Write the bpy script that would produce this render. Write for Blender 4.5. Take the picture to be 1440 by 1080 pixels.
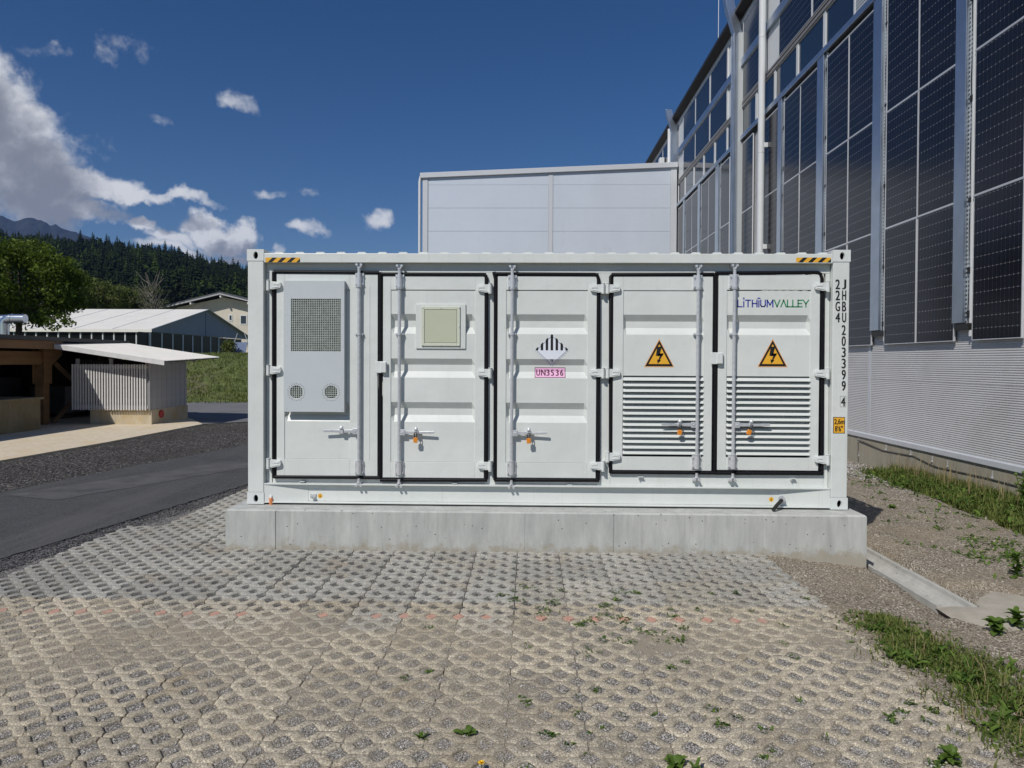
import bpy, bmesh, math, random
from math import sin, cos, pi, radians, sqrt, atan2
from mathutils import Vector, Matrix, noise as mnoise

random.seed(11)
scene = bpy.context.scene
for _o in list(bpy.data.objects):
    bpy.data.objects.remove(_o)
COL = scene.collection

# ------------------------------------------------------------------ camera
F_PX, SHIFT_PX, EYE = 990.0, -16.77, 1.86          # focal length and lens shift in photo pixels, eye height
YAW, PITCH, ROLL = 0.023686, -0.014998, 0.0048753
FWD = Vector((-sin(YAW) * cos(PITCH), cos(YAW) * cos(PITCH), sin(PITCH)))
_r0 = Vector((cos(YAW), sin(YAW), 0.0))
_u0 = _r0.cross(FWD)
RGT = cos(ROLL) * _r0 + sin(ROLL) * _u0
UPV = -sin(ROLL) * _r0 + cos(ROLL) * _u0
cam_d = bpy.data.cameras.new("camera")
cam = bpy.data.objects.new("camera", cam_d)
COL.objects.link(cam)
cam_d.sensor_width = 36.0
cam_d.lens = 36.0 * F_PX / 1440.0
cam_d.shift_y = SHIFT_PX / 1440.0
cam_d.clip_start = 0.05
cam_d.clip_end = 20000.0
cam.matrix_world = Matrix(((RGT.x, UPV.x, -FWD.x, 0.0), (RGT.y, UPV.y, -FWD.y, 0.0), (RGT.z, UPV.z, -FWD.z, EYE), (0, 0, 0, 1)))
scene.camera = cam


def ray(px, py):
    return FWD + RGT * ((px - 720.0) / F_PX) - UPV * ((py - 540.0 - SHIFT_PX) / F_PX)


def on_z(px, py, z=0.0):
    d = ray(px, py)
    t = (z - EYE) / d.z
    return Vector((d.x * t, d.y * t, z))


def on_y(px, py, y):
    d = ray(px, py)
    t = y / d.y
    return Vector((d.x * t, y, EYE + d.z * t))


# ------------------------------------------------------------------ sun and sky
SUN = Vector((-0.64, -1.0, 1.2)).normalized()      # towards the sun
SUN_EL = math.asin(SUN.z)
SUN_AZ = atan2(SUN.x, SUN.y)
sun_d = bpy.data.lights.new("sun", "SUN")
sun_d.energy = 3.7
sun_d.angle = radians(0.53)
sun_d.color = (1.0, 0.955, 0.89)
sun = bpy.data.objects.new("sun", sun_d)
COL.objects.link(sun)
sun.rotation_euler = SUN.to_track_quat('Z', 'Y').to_euler()

scene.view_settings.view_transform = 'Standard'
scene.view_settings.look = 'None'
scene.view_settings.exposure = 0.0
scene.view_settings.gamma = 1.0
scene.view_settings.use_curve_mapping = False
scene.cycles.max_bounces = 8
scene.cycles.transparent_max_bounces = 8
try:
    scene.cycles.use_denoising = True
    scene.cycles.volume_bounces = 0
    scene.cycles.sample_clamp_indirect = 6.0
except Exception:
    pass

SKY_STRENGTH = 0.06
HAZE = 0.00006
world = bpy.data.worlds.new("World")
scene.world = world
world.use_nodes = True
wt = world.node_tree
wt.nodes.clear()


def N(tree, typ, **kw):
    n = tree.nodes.new(typ)
    for k, v in kw.items():
        if k.startswith("i_"):
            key = k[2:]
            key = int(key) if key.isdigit() else key
            n.inputs[key].default_value = v
        else:
            setattr(n, k, v)
    return n


def cloud_group():
    g = bpy.data.node_groups.new("cloud_density", "ShaderNodeTree")
    g.interface.new_socket("Vector", in_out='INPUT', socket_type='NodeSocketVector')
    g.interface.new_socket("Density", in_out='OUTPUT', socket_type='NodeSocketFloat')
    gi, go = N(g, "NodeGroupInput"), N(g, "NodeGroupOutput")
    L = g.links.new
    warp = N(g, "ShaderNodeTexNoise", noise_dimensions='3D', i_Scale=9.0, i_Detail=5.0, i_Roughness=0.6)
    L(gi.outputs[0], warp.inputs["Vector"])
    wsub = N(g, "ShaderNodeVectorMath", operation='SUBTRACT', i_1=(0.5, 0.5, 0.5))
    L(warp.outputs["Color"], wsub.inputs[0])
    wsc = N(g, "ShaderNodeVectorMath", operation='SCALE')
    wsc.inputs["Scale"].default_value = 0.10
    L(wsub.outputs[0], wsc.inputs[0])
    pos = N(g, "ShaderNodeVectorMath", operation='ADD')
    L(gi.outputs[0], pos.inputs[0])
    L(wsc.outputs[0], pos.inputs[1])
    # one soft body per cloud of the day's sky: direction, half sizes, weight
    bodies = [(30, 205, 95, 80, 1.0), (20, 265, 120, 60, 1.0), (128, 256, 95, 30, 1.0), (228, 277, 100, 15, .86), (-30, 130, 95, 70, .95),
              (50, 286, 130, 18, .95), (-180, 220, 200, 120, 1.0), (296, 318, 40, 25, 1.0), (252, 333, 44, 17, .92), (203, 313, 23, 13, .86), (328, 326, 38, 25, 1.0),
              (352, 352, 55, 13, .9), (275, 349, 85, 12, .86), (438, 332, 30, 17, .64), (530, 318, 42, 22, .70),
              (398, 273, 60, 13, .46), (331, 144, 34, 24, .52), (170, 72, 60, 30, .42), (148, 90, 26, 34, .40), (40, 62, 42, 18, .44), (212, 165, 50, 18, .40)]
    last = None
    for (px, py, rx, ry, wgt) in bodies:
        c = ray(px, py).normalized()
        d = N(g, "ShaderNodeVectorMath", operation='SUBTRACT', i_1=tuple(c))
        L(pos.outputs[0], d.inputs[0])
        k = ray(px, py).length
        m = N(g, "ShaderNodeVectorMath", operation='MULTIPLY', i_1=(F_PX * k / rx, F_PX * k / max(rx, 60) * 0.6, F_PX * k / ry))
        L(d.outputs[0], m.inputs[0])
        ln = N(g, "ShaderNodeVectorMath", operation='LENGTH')
        L(m.outputs[0], ln.inputs[0])
        mr = N(g, "ShaderNodeMapRange", interpolation_type='SMOOTHSTEP')
        mr.inputs["From Min"].default_value = 1.35
        mr.inputs["From Max"].default_value = 0.25
        mr.inputs["To Min"].default_value = 0.0
        mr.inputs["To Max"].default_value = wgt
        L(ln.outputs["Value"], mr.inputs["Value"])
        if last is None:
            last = mr.outputs[0]
        else:
            mx = N(g, "ShaderNodeMath", operation='MAXIMUM')
            L(last, mx.inputs[0])
            L(mr.outputs[0], mx.inputs[1])
            last = mx.outputs[0]
    # scattered cumulus over the rest of the sky, behind the viewer
    big = N(g, "ShaderNodeTexNoise", noise_dimensions='3D', i_Scale=3.2, i_Detail=2.0)
    L(gi.outputs[0], big.inputs["Vector"])
    bmr = N(g, "ShaderNodeMapRange", interpolation_type='SMOOTHSTEP')
    bmr.inputs["From Min"].default_value = 0.54
    bmr.inputs["From Max"].default_value = 0.72
    L(big.outputs["Fac"], bmr.inputs["Value"])
    sep = N(g, "ShaderNodeSeparateXYZ")
    L(gi.outputs[0], sep.inputs[0])
    back = N(g, "ShaderNodeMapRange", interpolation_type='SMOOTHSTEP')
    back.inputs["From Min"].default_value = 0.35
    back.inputs["From Max"].default_value = -0.1
    L(sep.outputs["Y"], back.inputs["Value"])
    bm = N(g, "ShaderNodeMath", operation='MULTIPLY')
    L(bmr.outputs[0], bm.inputs[0])
    L(back.outputs[0], bm.inputs[1])
    mx = N(g, "ShaderNodeMath", operation='MAXIMUM')
    L(last, mx.inputs[0])
    L(bm.outputs[0], mx.inputs[1])
    fbm = N(g, "ShaderNodeTexNoise", noise_dimensions='3D', i_Scale=17.0, i_Detail=9.0, i_Roughness=0.62)
    L(gi.outputs[0], fbm.inputs["Vector"])
    fm = N(g, "ShaderNodeMath", operation='MULTIPLY_ADD', i_1=1.4, i_2=-0.82)
    L(fbm.outputs["Fac"], fm.inputs[0])
    ad = N(g, "ShaderNodeMath", operation='ADD')
    L(mx.outputs[0], ad.inputs[0])
    L(fm.outputs[0], ad.inputs[1])
    L(ad.outputs[0], go.inputs[0])
    return g


def build_world():
    L = wt.links.new
    tc = N(wt, "ShaderNodeTexCoord")
    sky = N(wt, "ShaderNodeTexSky", sky_type='NISHITA')
    sky.sun_disc = False
    sky.sun_elevation = SUN_EL
    sky.sun_rotation = SUN_AZ
    sky.altitude = 700.0
    sky.air_density = 1.0
    sky.dust_density = 0.15
    sky.ozone_density = 2.2
    hs = N(wt, "ShaderNodeHueSaturation", i_Hue=0.508, i_Saturation=1.33, i_Value=0.97)
    L(sky.outputs[0], hs.inputs["Color"])
    g = cloud_group()
    d0 = N(wt, "ShaderNodeGroup", node_tree=g)
    L(tc.outputs["Generated"], d0.inputs[0])
    off = N(wt, "ShaderNodeVectorMath", operation='ADD', i_1=(-0.012, 0.0, 0.030))
    L(tc.outputs["Generated"], off.inputs[0])
    d1 = N(wt, "ShaderNodeGroup", node_tree=g)
    L(off.outputs[0], d1.inputs[0])
    cover = N(wt, "ShaderNodeMapRange", interpolation_type='SMOOTHSTEP')
    cover.inputs["From Min"].default_value = 0.20
    cover.inputs["From Max"].default_value = 0.72
    cover.inputs["To Max"].default_value = 0.97
    L(d0.outputs[0], cover.inputs["Value"])
    shade = N(wt, "ShaderNodeMapRange", interpolation_type='SMOOTHSTEP')
    shade.inputs["From Min"].default_value = 0.15
    shade.inputs["From Max"].default_value = 0.95
    L(d1.outputs[0], shade.inputs["Value"])
    ramp = N(wt, "ShaderNodeValToRGB")
    e = ramp.color_ramp.elements
    k = 1.0 / SKY_STRENGTH
    e[0].position, e[0].color = 0.0, (0.74 * k, 0.755 * k, 0.78 * k, 1)
    e[1].position, e[1].color = 1.0, (0.235 * k, 0.25 * k, 0.285 * k, 1)
    m = ramp.color_ramp.elements.new(0.45)
    m.color = (0.46 * k, 0.48 * k, 0.52 * k, 1)
    L(shade.outputs[0], ramp.inputs[0])
    mix = N(wt, "ShaderNodeMixRGB")
    L(cover.outputs[0], mix.inputs[0])
    L(hs.outputs[0], mix.inputs[1])
    L(ramp.outputs[0], mix.inputs[2])
    bg = N(wt, "ShaderNodeBackground", i_Strength=SKY_STRENGTH)
    L(mix.outputs[0], bg.inputs["Color"])
    out = N(wt, "ShaderNodeOutputWorld")
    L(bg.outputs[0], out.inputs["Surface"])


build_world()


# ------------------------------------------------------------------ materials
def new_mat(name):
    m = bpy.data.materials.new(name)
    m.use_nodes = True
    t = m.node_tree
    b = t.nodes["Principled BSDF"]
    return m, t, b


def ramp_node(t, stops):
    r = N(t, "ShaderNodeValToRGB")
    e = r.color_ramp.elements
    e[0].position, e[0].color = stops[0][0], (*stops[0][1], 1)
    e[1].position, e[1].color = stops[-1][0], (*stops[-1][1], 1)
    for p, c in stops[1:-1]:
        n = e.new(p)
        n.color = (*c, 1)
    return r


def plain(name, col, rough=0.5, metal=0.0, var=0.12, scale=6.0, bump=0.0, bscale=60.0, spec=0.5, dirt=None, island=0.0, coords='Object', stretch=None):
    """base colour with two scales of noise, optional second colour in blotches, optional fine bump"""
    m, t, b = new_mat(name)
    L = t.links.new
    tc = N(t, "ShaderNodeTexCoord")
    if coords == 'World':
        geo = N(t, "ShaderNodeNewGeometry")
        vec = geo.outputs["Position"]
    else:
        vec = tc.outputs[coords]
    if stretch:
        mp = N(t, "ShaderNodeMapping")
        mp.inputs["Scale"].default_value = stretch
        L(vec, mp.inputs["Vector"])
        vec = mp.outputs[0]
    n1 = N(t, "ShaderNodeTexNoise", i_Scale=scale, i_Detail=6.0, i_Roughness=0.6)
    L(vec, n1.inputs["Vector"])
    lo = tuple(c * (1 - var) for c in col)
    hi = tuple(min(1.0, c * (1 + var)) for c in col)
    r = ramp_node(t, [(0.3, lo), (0.7, hi)])
    L(n1.outputs["Fac"], r.inputs[0])
    c = r.outputs[0]
    if dirt:
        n2 = N(t, "ShaderNodeTexNoise", i_Scale=dirt[1], i_Detail=8.0, i_Roughness=0.65)
        L(vec, n2.inputs["Vector"])
        mr = N(t, "ShaderNodeMapRange", interpolation_type='SMOOTHSTEP')
        mr.inputs["From Min"].default_value = dirt[2]
        mr.inputs["From Max"].default_value = dirt[2] + dirt[3]
        mr.inputs["To Max"].default_value = dirt[4]
        L(n2.outputs["Fac"], mr.inputs["Value"])
        mx = N(t, "ShaderNodeMixRGB")
        mx.inputs[2].default_value = (*dirt[0], 1)
        L(mr.outputs[0], mx.inputs[0])
        L(c, mx.inputs[1])
        c = mx.outputs[0]
    if island:
        geo2 = N(t, "ShaderNodeNewGeometry")
        mr2 = N(t, "ShaderNodeMapRange")
        mr2.inputs["To Min"].default_value = 1 - island
        mr2.inputs["To Max"].default_value = 1 + island
        L(geo2.outputs["Random Per Island"], mr2.inputs["Value"])
        hv = N(t, "ShaderNodeHueSaturation")
        L(c, hv.inputs["Color"])
        L(mr2.outputs[0], hv.inputs["Value"])
        c = hv.outputs[0]
    L(c, b.inputs["Base Color"])
    b.inputs["Roughness"].default_value = rough
    b.inputs["Metallic"].default_value = metal
    b.inputs["Specular IOR Level"].default_value = spec
    if bump:
        n3 = N(t, "ShaderNodeTexNoise", i_Scale=bscale, i_Detail=4.0, i_Roughness=0.6)
        L(vec, n3.inputs["Vector"])
        bp = N(t, "ShaderNodeBump")
        bp.inputs["Strength"].default_value = 1.0
        bp.inputs["Distance"].default_value = bump
        L(n3.outputs["Fac"], bp.inputs["Height"])
        L(bp.outputs[0], b.inputs["Normal"])
    return m


def leaf_mat(name, c0, c1, trans=0.35, spec=0.25):
    m, t, b = new_mat(name)
    L = t.links.new
    geo = N(t, "ShaderNodeNewGeometry")
    r = ramp_node(t, [(0.0, c0), (1.0, c1)])
    L(geo.outputs["Random Per Island"], r.inputs[0])
    L(r.outputs[0], b.inputs["Base Color"])
    b.inputs["Roughness"].default_value = 0.55
    b.inputs["Specular IOR Level"].default_value = spec
    tr = N(t, "ShaderNodeBsdfTranslucent")
    L(r.outputs[0], tr.inputs["Color"])
    mx = N(t, "ShaderNodeMixShader", i_0=trans)
    L(b.outputs[0], mx.inputs[1])
    L(tr.outputs[0], mx.inputs[2])
    L(mx.outputs[0], t.nodes["Material Output"].inputs["Surface"])
    return m


def gravel_mat(name, stops, cell=95.0, dust=None, bump=0.006, blot=None):
    """small stones: one colour per Voronoi cell, dark joints, relief; dust = (colour, attribute name) blends towards sand"""
    m, t, b = new_mat(name)
    L = t.links.new
    geo = N(t, "ShaderNodeNewGeometry")
    vo = N(t, "ShaderNodeTexVoronoi", feature='F1', i_Scale=cell)
    L(geo.outputs["Position"], vo.inputs["Vector"])
    sp = N(t, "ShaderNodeSeparateColor")
    L(vo.outputs["Color"], sp.inputs[0])
    r = ramp_node(t, stops)
    L(sp.outputs[0], r.inputs[0])
    c = r.outputs[0]
    ed = N(t, "ShaderNodeMapRange")
    ed.inputs["From Min"].default_value = 0.35
    ed.inputs["From Max"].default_value = 0.75
    ed.inputs["To Min"].default_value = 1.0
    ed.inputs["To Max"].default_value = 0.45
    L(vo.outputs["Distance"], ed.inputs["Value"])
    mul = N(t, "ShaderNodeMixRGB", blend_type='MULTIPLY', i_0=1.0)
    L(c, mul.inputs[1])
    L(ed.outputs[0], mul.inputs[2])
    c = mul.outputs[0]
    if blot:
        n2 = N(t, "ShaderNodeTexNoise", i_Scale=blot[1], i_Detail=5.0, i_Roughness=0.6)
        L(geo.outputs["Position"], n2.inputs["Vector"])
        mr = N(t, "ShaderNodeMapRange", interpolation_type='SMOOTHSTEP')
        mr.inputs["From Min"].default_value = 0.4
        mr.inputs["From Max"].default_value = 0.65
        mr.inputs["To Max"].default_value = blot[2]
        L(n2.outputs["Fac"], mr.inputs["Value"])
        mx = N(t, "ShaderNodeMixRGB")
        mx.inputs[2].default_value = (*blot[0], 1)
        L(mr.outputs[0], mx.inputs[0])
        L(c, mx.inputs[1])
        c = mx.outputs[0]
    if dust:
        at = N(t, "ShaderNodeAttribute", attribute_name=dust[1])
        n3 = N(t, "ShaderNodeTexNoise", i_Scale=260.0, i_Detail=4.0)
        L(geo.outputs["Position"], n3.inputs["Vector"])
        r3 = ramp_node(t, [(0.3, tuple(x * .66 for x in dust[0])), (0.7, tuple(x * 1.15 for x in dust[0]))])
        L(n3.outputs["Fac"], r3.inputs[0])
        mx2 = N(t, "ShaderNodeMixRGB")
        L(at.outputs["Fac"], mx2.inputs[0])
        L(c, mx2.inputs[1])
        L(r3.outputs[0], mx2.inputs[2])
        c = mx2.outputs[0]
    L(c, b.inputs["Base Color"])
    b.inputs["Roughness"].default_value = 0.9
    b.inputs["Specular IOR Level"].default_value = 0.2
    inv = N(t, "ShaderNodeMath", operation='SUBTRACT', i_0=1.0)
    L(vo.outputs["Distance"], inv.inputs[1])
    bp = N(t, "ShaderNodeBump")
    bp.inputs["Distance"].default_value = bump
    L(inv.outputs[0], bp.inputs["Height"])
    L(bp.outputs[0], b.inputs["Normal"])
    return m


def paver_mat():
    """cast concrete, grey where clean and sandy where the yard's dust lies on it"""
    m, t, b = new_mat("paver_concrete")
    L = t.links.new
    geo = N(t, "ShaderNodeNewGeometry")
    P = geo.outputs["Position"]
    fine = N(t, "ShaderNodeTexNoise", i_Scale=105.0, i_Detail=5.0, i_Roughness=0.80)
    L(P, fine.inputs["Vector"])
    broad = N(t, "ShaderNodeTexNoise", i_Scale=5.0, i_Detail=6.0, i_Roughness=0.6)
    L(P, broad.inputs["Vector"])
    g1 = ramp_node(t, [(0.38, (0.205, 0.205, 0.192)), (0.5, (0.36, 0.352, 0.318)), (0.64, (0.56, 0.545, 0.495))])
    L(fine.outputs["Fac"], g1.inputs[0])
    g2 = ramp_node(t, [(0.38, (0.225, 0.195, 0.143)), (0.5, (0.44, 0.388, 0.298)), (0.64, (0.68, 0.615, 0.49))])
    L(fine.outputs["Fac"], g2.inputs[0])
    at = N(t, "ShaderNodeAttribute", attribute_type='OBJECT', attribute_name='dusty')
    wob = N(t, "ShaderNodeMath", operation='MULTIPLY_ADD', i_1=1.3, i_2=-0.65)
    L(broad.outputs["Fac"], wob.inputs[0])
    ad = N(t, "ShaderNodeMath", operation='ADD', use_clamp=True)
    L(at.outputs["Fac"], ad.inputs[0])
    L(wob.outputs[0], ad.inputs[1])
    mx = N(t, "ShaderNodeMixRGB")
    L(ad.outputs[0], mx.inputs[0])
    L(g1.outputs[0], mx.inputs[1])
    L(g2.outputs[0], mx.inputs[2])
    oi = N(t, "ShaderNodeObjectInfo")
    mr = N(t, "ShaderNodeMapRange")
    mr.inputs["To Min"].default_value = 0.84
    mr.inputs["To Max"].default_value = 1.12
    L(oi.outputs["Random"], mr.inputs["Value"])
    hv = N(t, "ShaderNodeHueSaturation")
    L(mx.outputs[0], hv.inputs["Color"])
    L(mr.outputs[0], hv.inputs["Value"])
    # brown stains
    st = N(t, "ShaderNodeTexNoise", i_Scale=2.1, i_Detail=7.0, i_Roughness=0.65)
    L(P, st.inputs["Vector"])
    sm = N(t, "ShaderNodeMapRange", interpolation_type='SMOOTHSTEP')
    sm.inputs["From Min"].default_value = 0.5
    sm.inputs["From Max"].default_value = 0.75
    sm.inputs["To Max"].default_value = 0.55
    L(st.outputs["Fac"], sm.inputs["Value"])
    mx2 = N(t, "ShaderNodeMixRGB")
    mx2.inputs[2].default_value = (0.30, 0.235, 0.155, 1)
    L(sm.outputs[0], mx2.inputs[0])
    L(hv.outputs[0], mx2.inputs[1])
    vo = N(t, "ShaderNodeTexVoronoi", feature='F1', i_Scale=170.0)
    L(P, vo.inputs["Vector"])
    sc_ = N(t, "ShaderNodeSeparateColor")
    L(vo.outputs["Color"], sc_.inputs[0])
    gr_ = ramp_node(t, [(0.0, (0.62, 0.61, 0.60)), (0.25, (0.92, 0.92, 0.92)), (0.8, (1.06, 1.06, 1.06)), (1.0, (1.45, 1.44, 1.40))])
    L(sc_.outputs[0], gr_.inputs[0])
    mu_ = N(t, "ShaderNodeMixRGB", blend_type='MULTIPLY', i_0=1.0)
    L(mx2.outputs[0], mu_.inputs[1])
    L(gr_.outputs[0], mu_.inputs[2])
    L(mu_.outputs[0], b.inputs["Base Color"])
    b.inputs["Roughness"].default_value = 0.92
    b.inputs["Specular IOR Level"].default_value = 0.2
    bp = N(t, "ShaderNodeBump")
    bp.inputs["Distance"].default_value = 0.0045
    L(fine.outputs["Fac"], bp.inputs["Height"])
    L(bp.outputs[0], b.inputs["Normal"])
    return m


def concrete_mat(name, lo, hi, pores=True, streak=True, warm=None, splash=None):
    m, t, b = new_mat(name)
    L = t.links.new
    geo = N(t, "ShaderNodeNewGeometry")
    P = geo.outputs["Position"]
    mp = N(t, "ShaderNodeMapping")
    mp.inputs["Scale"].default_value = (1.0, 1.0, 0.22 if streak else 1.0)
    L(P, mp.inputs["Vector"])
    n1 = N(t, "ShaderNodeTexNoise", i_Scale=7.0, i_Detail=9.0, i_Roughness=0.68)
    L(mp.outputs[0], n1.inputs["Vector"])
    r = ramp_node(t, [(0.3, lo), (0.7, hi)])
    L(n1.outputs["Fac"], r.inputs[0])
    c = r.outputs[0]
    n2 = N(t, "ShaderNodeTexNoise", i_Scale=150.0, i_Detail=3.0, i_Roughness=0.6)
    L(P, n2.inputs["Vector"])
    mr = N(t, "ShaderNodeMapRange")
    mr.inputs["To Min"].default_value = 0.82
    mr.inputs["To Max"].default_value = 1.16
    L(n2.outputs["Fac"], mr.inputs["Value"])
    mul = N(t, "ShaderNodeMixRGB", blend_type='MULTIPLY', i_0=1.0)
    L(c, mul.inputs[1])
    L(mr.outputs[0], mul.inputs[2])
    c = mul.outputs[0]
    if warm:
        n4 = N(t, "ShaderNodeTexNoise", i_Scale=1.7, i_Detail=6.0, i_Roughness=0.6)
        L(P, n4.inputs["Vector"])
        wm = N(t, "ShaderNodeMapRange", interpolation_type='SMOOTHSTEP')
        wm.inputs["From Min"].default_value = 0.42
        wm.inputs["From Max"].default_value = 0.68
        wm.inputs["To Max"].default_value = 0.75
        L(n4.outputs["Fac"], wm.inputs["Value"])
        mw = N(t, "ShaderNodeMixRGB")
        mw.inputs[2].default_value = (*warm, 1)
        L(wm.outputs[0], mw.inputs[0])
        L(c, mw.inputs[1])
        c = mw.outputs[0]
    if splash is not None:
        sz = N(t, "ShaderNodeSeparateXYZ")
        L(P, sz.inputs[0])
        ns = N(t, "ShaderNodeTexNoise", i_Scale=9.0, i_Detail=9.0, i_Roughness=0.75)
        L(P, ns.inputs["Vector"])
        ma = N(t, "ShaderNodeMath", operation='MULTIPLY_ADD', i_1=-0.55, i_2=0.0)
        L(ns.outputs["Fac"], ma.inputs[0])
        ad = N(t, "ShaderNodeMath", operation='ADD')
        L(sz.outputs["Z"], ad.inputs[0])
        L(ma.outputs[0], ad.inputs[1])
        ms = N(t, "ShaderNodeMapRange", interpolation_type='SMOOTHSTEP')
        ms.inputs["From Min"].default_value = splash
        ms.inputs["From Max"].default_value = splash - 0.12
        ms.inputs["To Max"].default_value = 0.75
        L(ad.outputs[0], ms.inputs["Value"])
        mz = N(t, "ShaderNodeMixRGB")
        mz.inputs[2].default_value = (0.33, 0.29, 0.22, 1)
        L(ms.outputs[0], mz.inputs[0])
        L(c, mz.inputs[1])
        c = mz.outputs[0]
        mpv = N(t, "ShaderNodeMapping")
        mpv.inputs["Scale"].default_value = (22.0, 22.0, 0.9)
        L(P, mpv.inputs["Vector"])
        nv_ = N(t, "ShaderNodeTexNoise", i_Scale=1.0, i_Detail=5.0, i_Roughness=0.65)
        L(mpv.outputs[0], nv_.inputs["Vector"])
        mv = N(t, "ShaderNodeMapRange", interpolation_type='SMOOTHSTEP')
        mv.inputs["From Min"].default_value = 0.52
        mv.inputs["From Max"].default_value = 0.78
        mv.inputs["To Max"].default_value = 0.55
        L(nv_.outputs["Fac"], mv.inputs["Value"])
        mw2 = N(t, "ShaderNodeMixRGB")
        mw2.inputs[2].default_value = (0.27, 0.27, 0.25, 1)
        L(mv.outputs[0], mw2.inputs[0])
        L(c, mw2.inputs[1])
        c = mw2.outputs[0]
    h = n2.outputs["Fac"]
    if pores:
        vo = N(t, "ShaderNodeTexVoronoi", feature='F1', i_Scale=13.0)
        vo.inputs["Randomness"].default_value = 1.0
        L(P, vo.inputs["Vector"])
        pm = N(t, "ShaderNodeMapRange")
        pm.inputs["From Min"].default_value = 0.075
        pm.inputs["From Max"].default_value = 0.10
        pm.inputs["To Min"].default_value = 1.0
        pm.inputs["To Max"].default_value = 0.0
        L(vo.outputs["Distance"], pm.inputs["Value"])
        mp2 = N(t, "ShaderNodeMixRGB")
        mp2.inputs[2].default_value = (0.12, 0.12, 0.12, 1)
        L(pm.outputs[0], mp2.inputs[0])
        L(c, mp2.inputs[1])
        c = mp2.outputs[0]
    L(c, b.inputs["Base Color"])
    b.inputs["Roughness"].default_value = 0.85
    b.inputs["Specular IOR Level"].default_value = 0.25
    bp = N(t, "ShaderNodeBump")
    bp.inputs["Distance"].default_value = 0.0012
    L(h, bp.inputs["Height"])
    L(bp.outputs[0], b.inputs["Normal"])
    return m


def pv_mat():
    """dark cells with printed silver fingers: 12 columns by 12 rows on a sheet measured in its own metres"""
    m, t, b = new_mat("solar_cells")
    L = t.links.new
    tc = N(t, "ShaderNodeTexCoord")
    sp = N(t, "ShaderNodeSeparateXYZ")
    L(tc.outputs["Object"], sp.inputs[0])

    def lines(sock, pitch, half, phase=0.0):
        a = N(t, "ShaderNodeMath", operation='MULTIPLY_ADD', i_1=1.0 / pitch, i_2=phase)
        L(sock, a.inputs[0])
        f = N(t, "ShaderNodeMath", operation='FRACT')
        L(a.outputs[0], f.inputs[0])
        s = N(t, "ShaderNodeMath", operation='SUBTRACT', i_1=0.5)
        L(f.outputs[0], s.inputs[0])
        ab = N(t, "ShaderNodeMath", operation='ABSOLUTE')
        L(s.outputs[0], ab.inputs[0])
        g = N(t, "ShaderNodeMath", operation='GREATER_THAN', i_1=0.5 - half / pitch)
        L(ab.outputs[0], g.inputs[0])
        return g.outputs[0]
    hz = lines(sp.outputs["Z"], 0.187, 0.0030)
    vt = lines(sp.outputs["Y"], 0.0935, 0.0022)
    hz2 = lines(sp.outputs["Z"], 0.187, 0.009)
    vt2 = lines(sp.outputs["Y"], 0.0935, 0.007)
    dot = N(t, "ShaderNodeMath", operation='MULTIPLY')
    L(hz2, dot.inputs[0])
    L(vt2, dot.inputs[1])
    n1 = N(t, "ShaderNodeTexNoise", i_Scale=1.3, i_Detail=3.0)
    L(tc.outputs["Object"], n1.inputs["Vector"])
    r = ramp_node(t, [(0.3, (0.007, 0.008, 0.013)), (0.7, (0.013, 0.014, 0.022))])
    L(n1.outputs["Fac"], r.inputs[0])
    c = r.outputs[0]
    for sock, col in ((vt, (0.045, 0.047, 0.06)), (hz, (0.085, 0.085, 0.095)), (dot.outputs[0], (0.27, 0.27, 0.28))):
        mx = N(t, "ShaderNodeMixRGB")
        mx.inputs[2].default_value = (*col, 1)
        L(sock, mx.inputs[0])
        L(c, mx.inputs[1])
        c = mx.outputs[0]
    L(c, b.inputs["Base Color"])
    b.inputs["Roughness"].default_value = 0.16
    b.inputs["Specular IOR Level"].default_value = 0.32
    return m


def perforated_mat():
    m, t, b = new_mat("perforated_zinc")
    L = t.links.new
    tc = N(t, "ShaderNodeTexCoord")
    mp = N(t, "ShaderNodeMapping")
    mp.inputs["Scale"].default_value = (0.0, 20.0, 14.0)
    L(tc.outputs["Object"], mp.inputs["Vector"])
    fr = N(t, "ShaderNodeVectorMath", operation='FRACTION')
    L(mp.outputs[0], fr.inputs[0])
    sb = N(t, "ShaderNodeVectorMath", operation='SUBTRACT', i_1=(0.0, 0.5, 0.5))
    L(fr.outputs[0], sb.inputs[0])
    ln = N(t, "ShaderNodeVectorMath", operation='LENGTH')
    L(sb.outputs[0], ln.inputs[0])
    lt = N(t, "ShaderNodeMath", operation='LESS_THAN', i_1=0.27)
    L(ln.outputs["Value"], lt.inputs[0])
    mx = N(t, "ShaderNodeMixRGB")
    mx.inputs[1].default_value = (0.52, 0.55, 0.56, 1)
    mx.inputs[2].default_value = (0.03, 0.03, 0.035, 1)
    L(lt.outputs[0], mx.inputs[0])
    L(mx.outputs[0], b.inputs["Base Color"])
    b.inputs["Roughness"].default_value = 0.5
    b.inputs["Metallic"].default_value = 0.25
    return m


def glass_pane_mat(name, col, rough=0.04):
    m, t, b = new_mat(name)
    b.inputs["Base Color"].default_value = (*col, 1)
    b.inputs["Roughness"].default_value = rough
    b.inputs["Specular IOR Level"].default_value = 0.75
    n = N(t, "ShaderNodeTexNoise", i_Scale=2.0)
    bp = N(t, "ShaderNodeBump")
    bp.inputs["Distance"].default_value = 0.002
    t.links.new(n.outputs["Fac"], bp.inputs["Height"])
    t.links.new(bp.outputs[0], b.inputs["Normal"])
    return m


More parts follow.
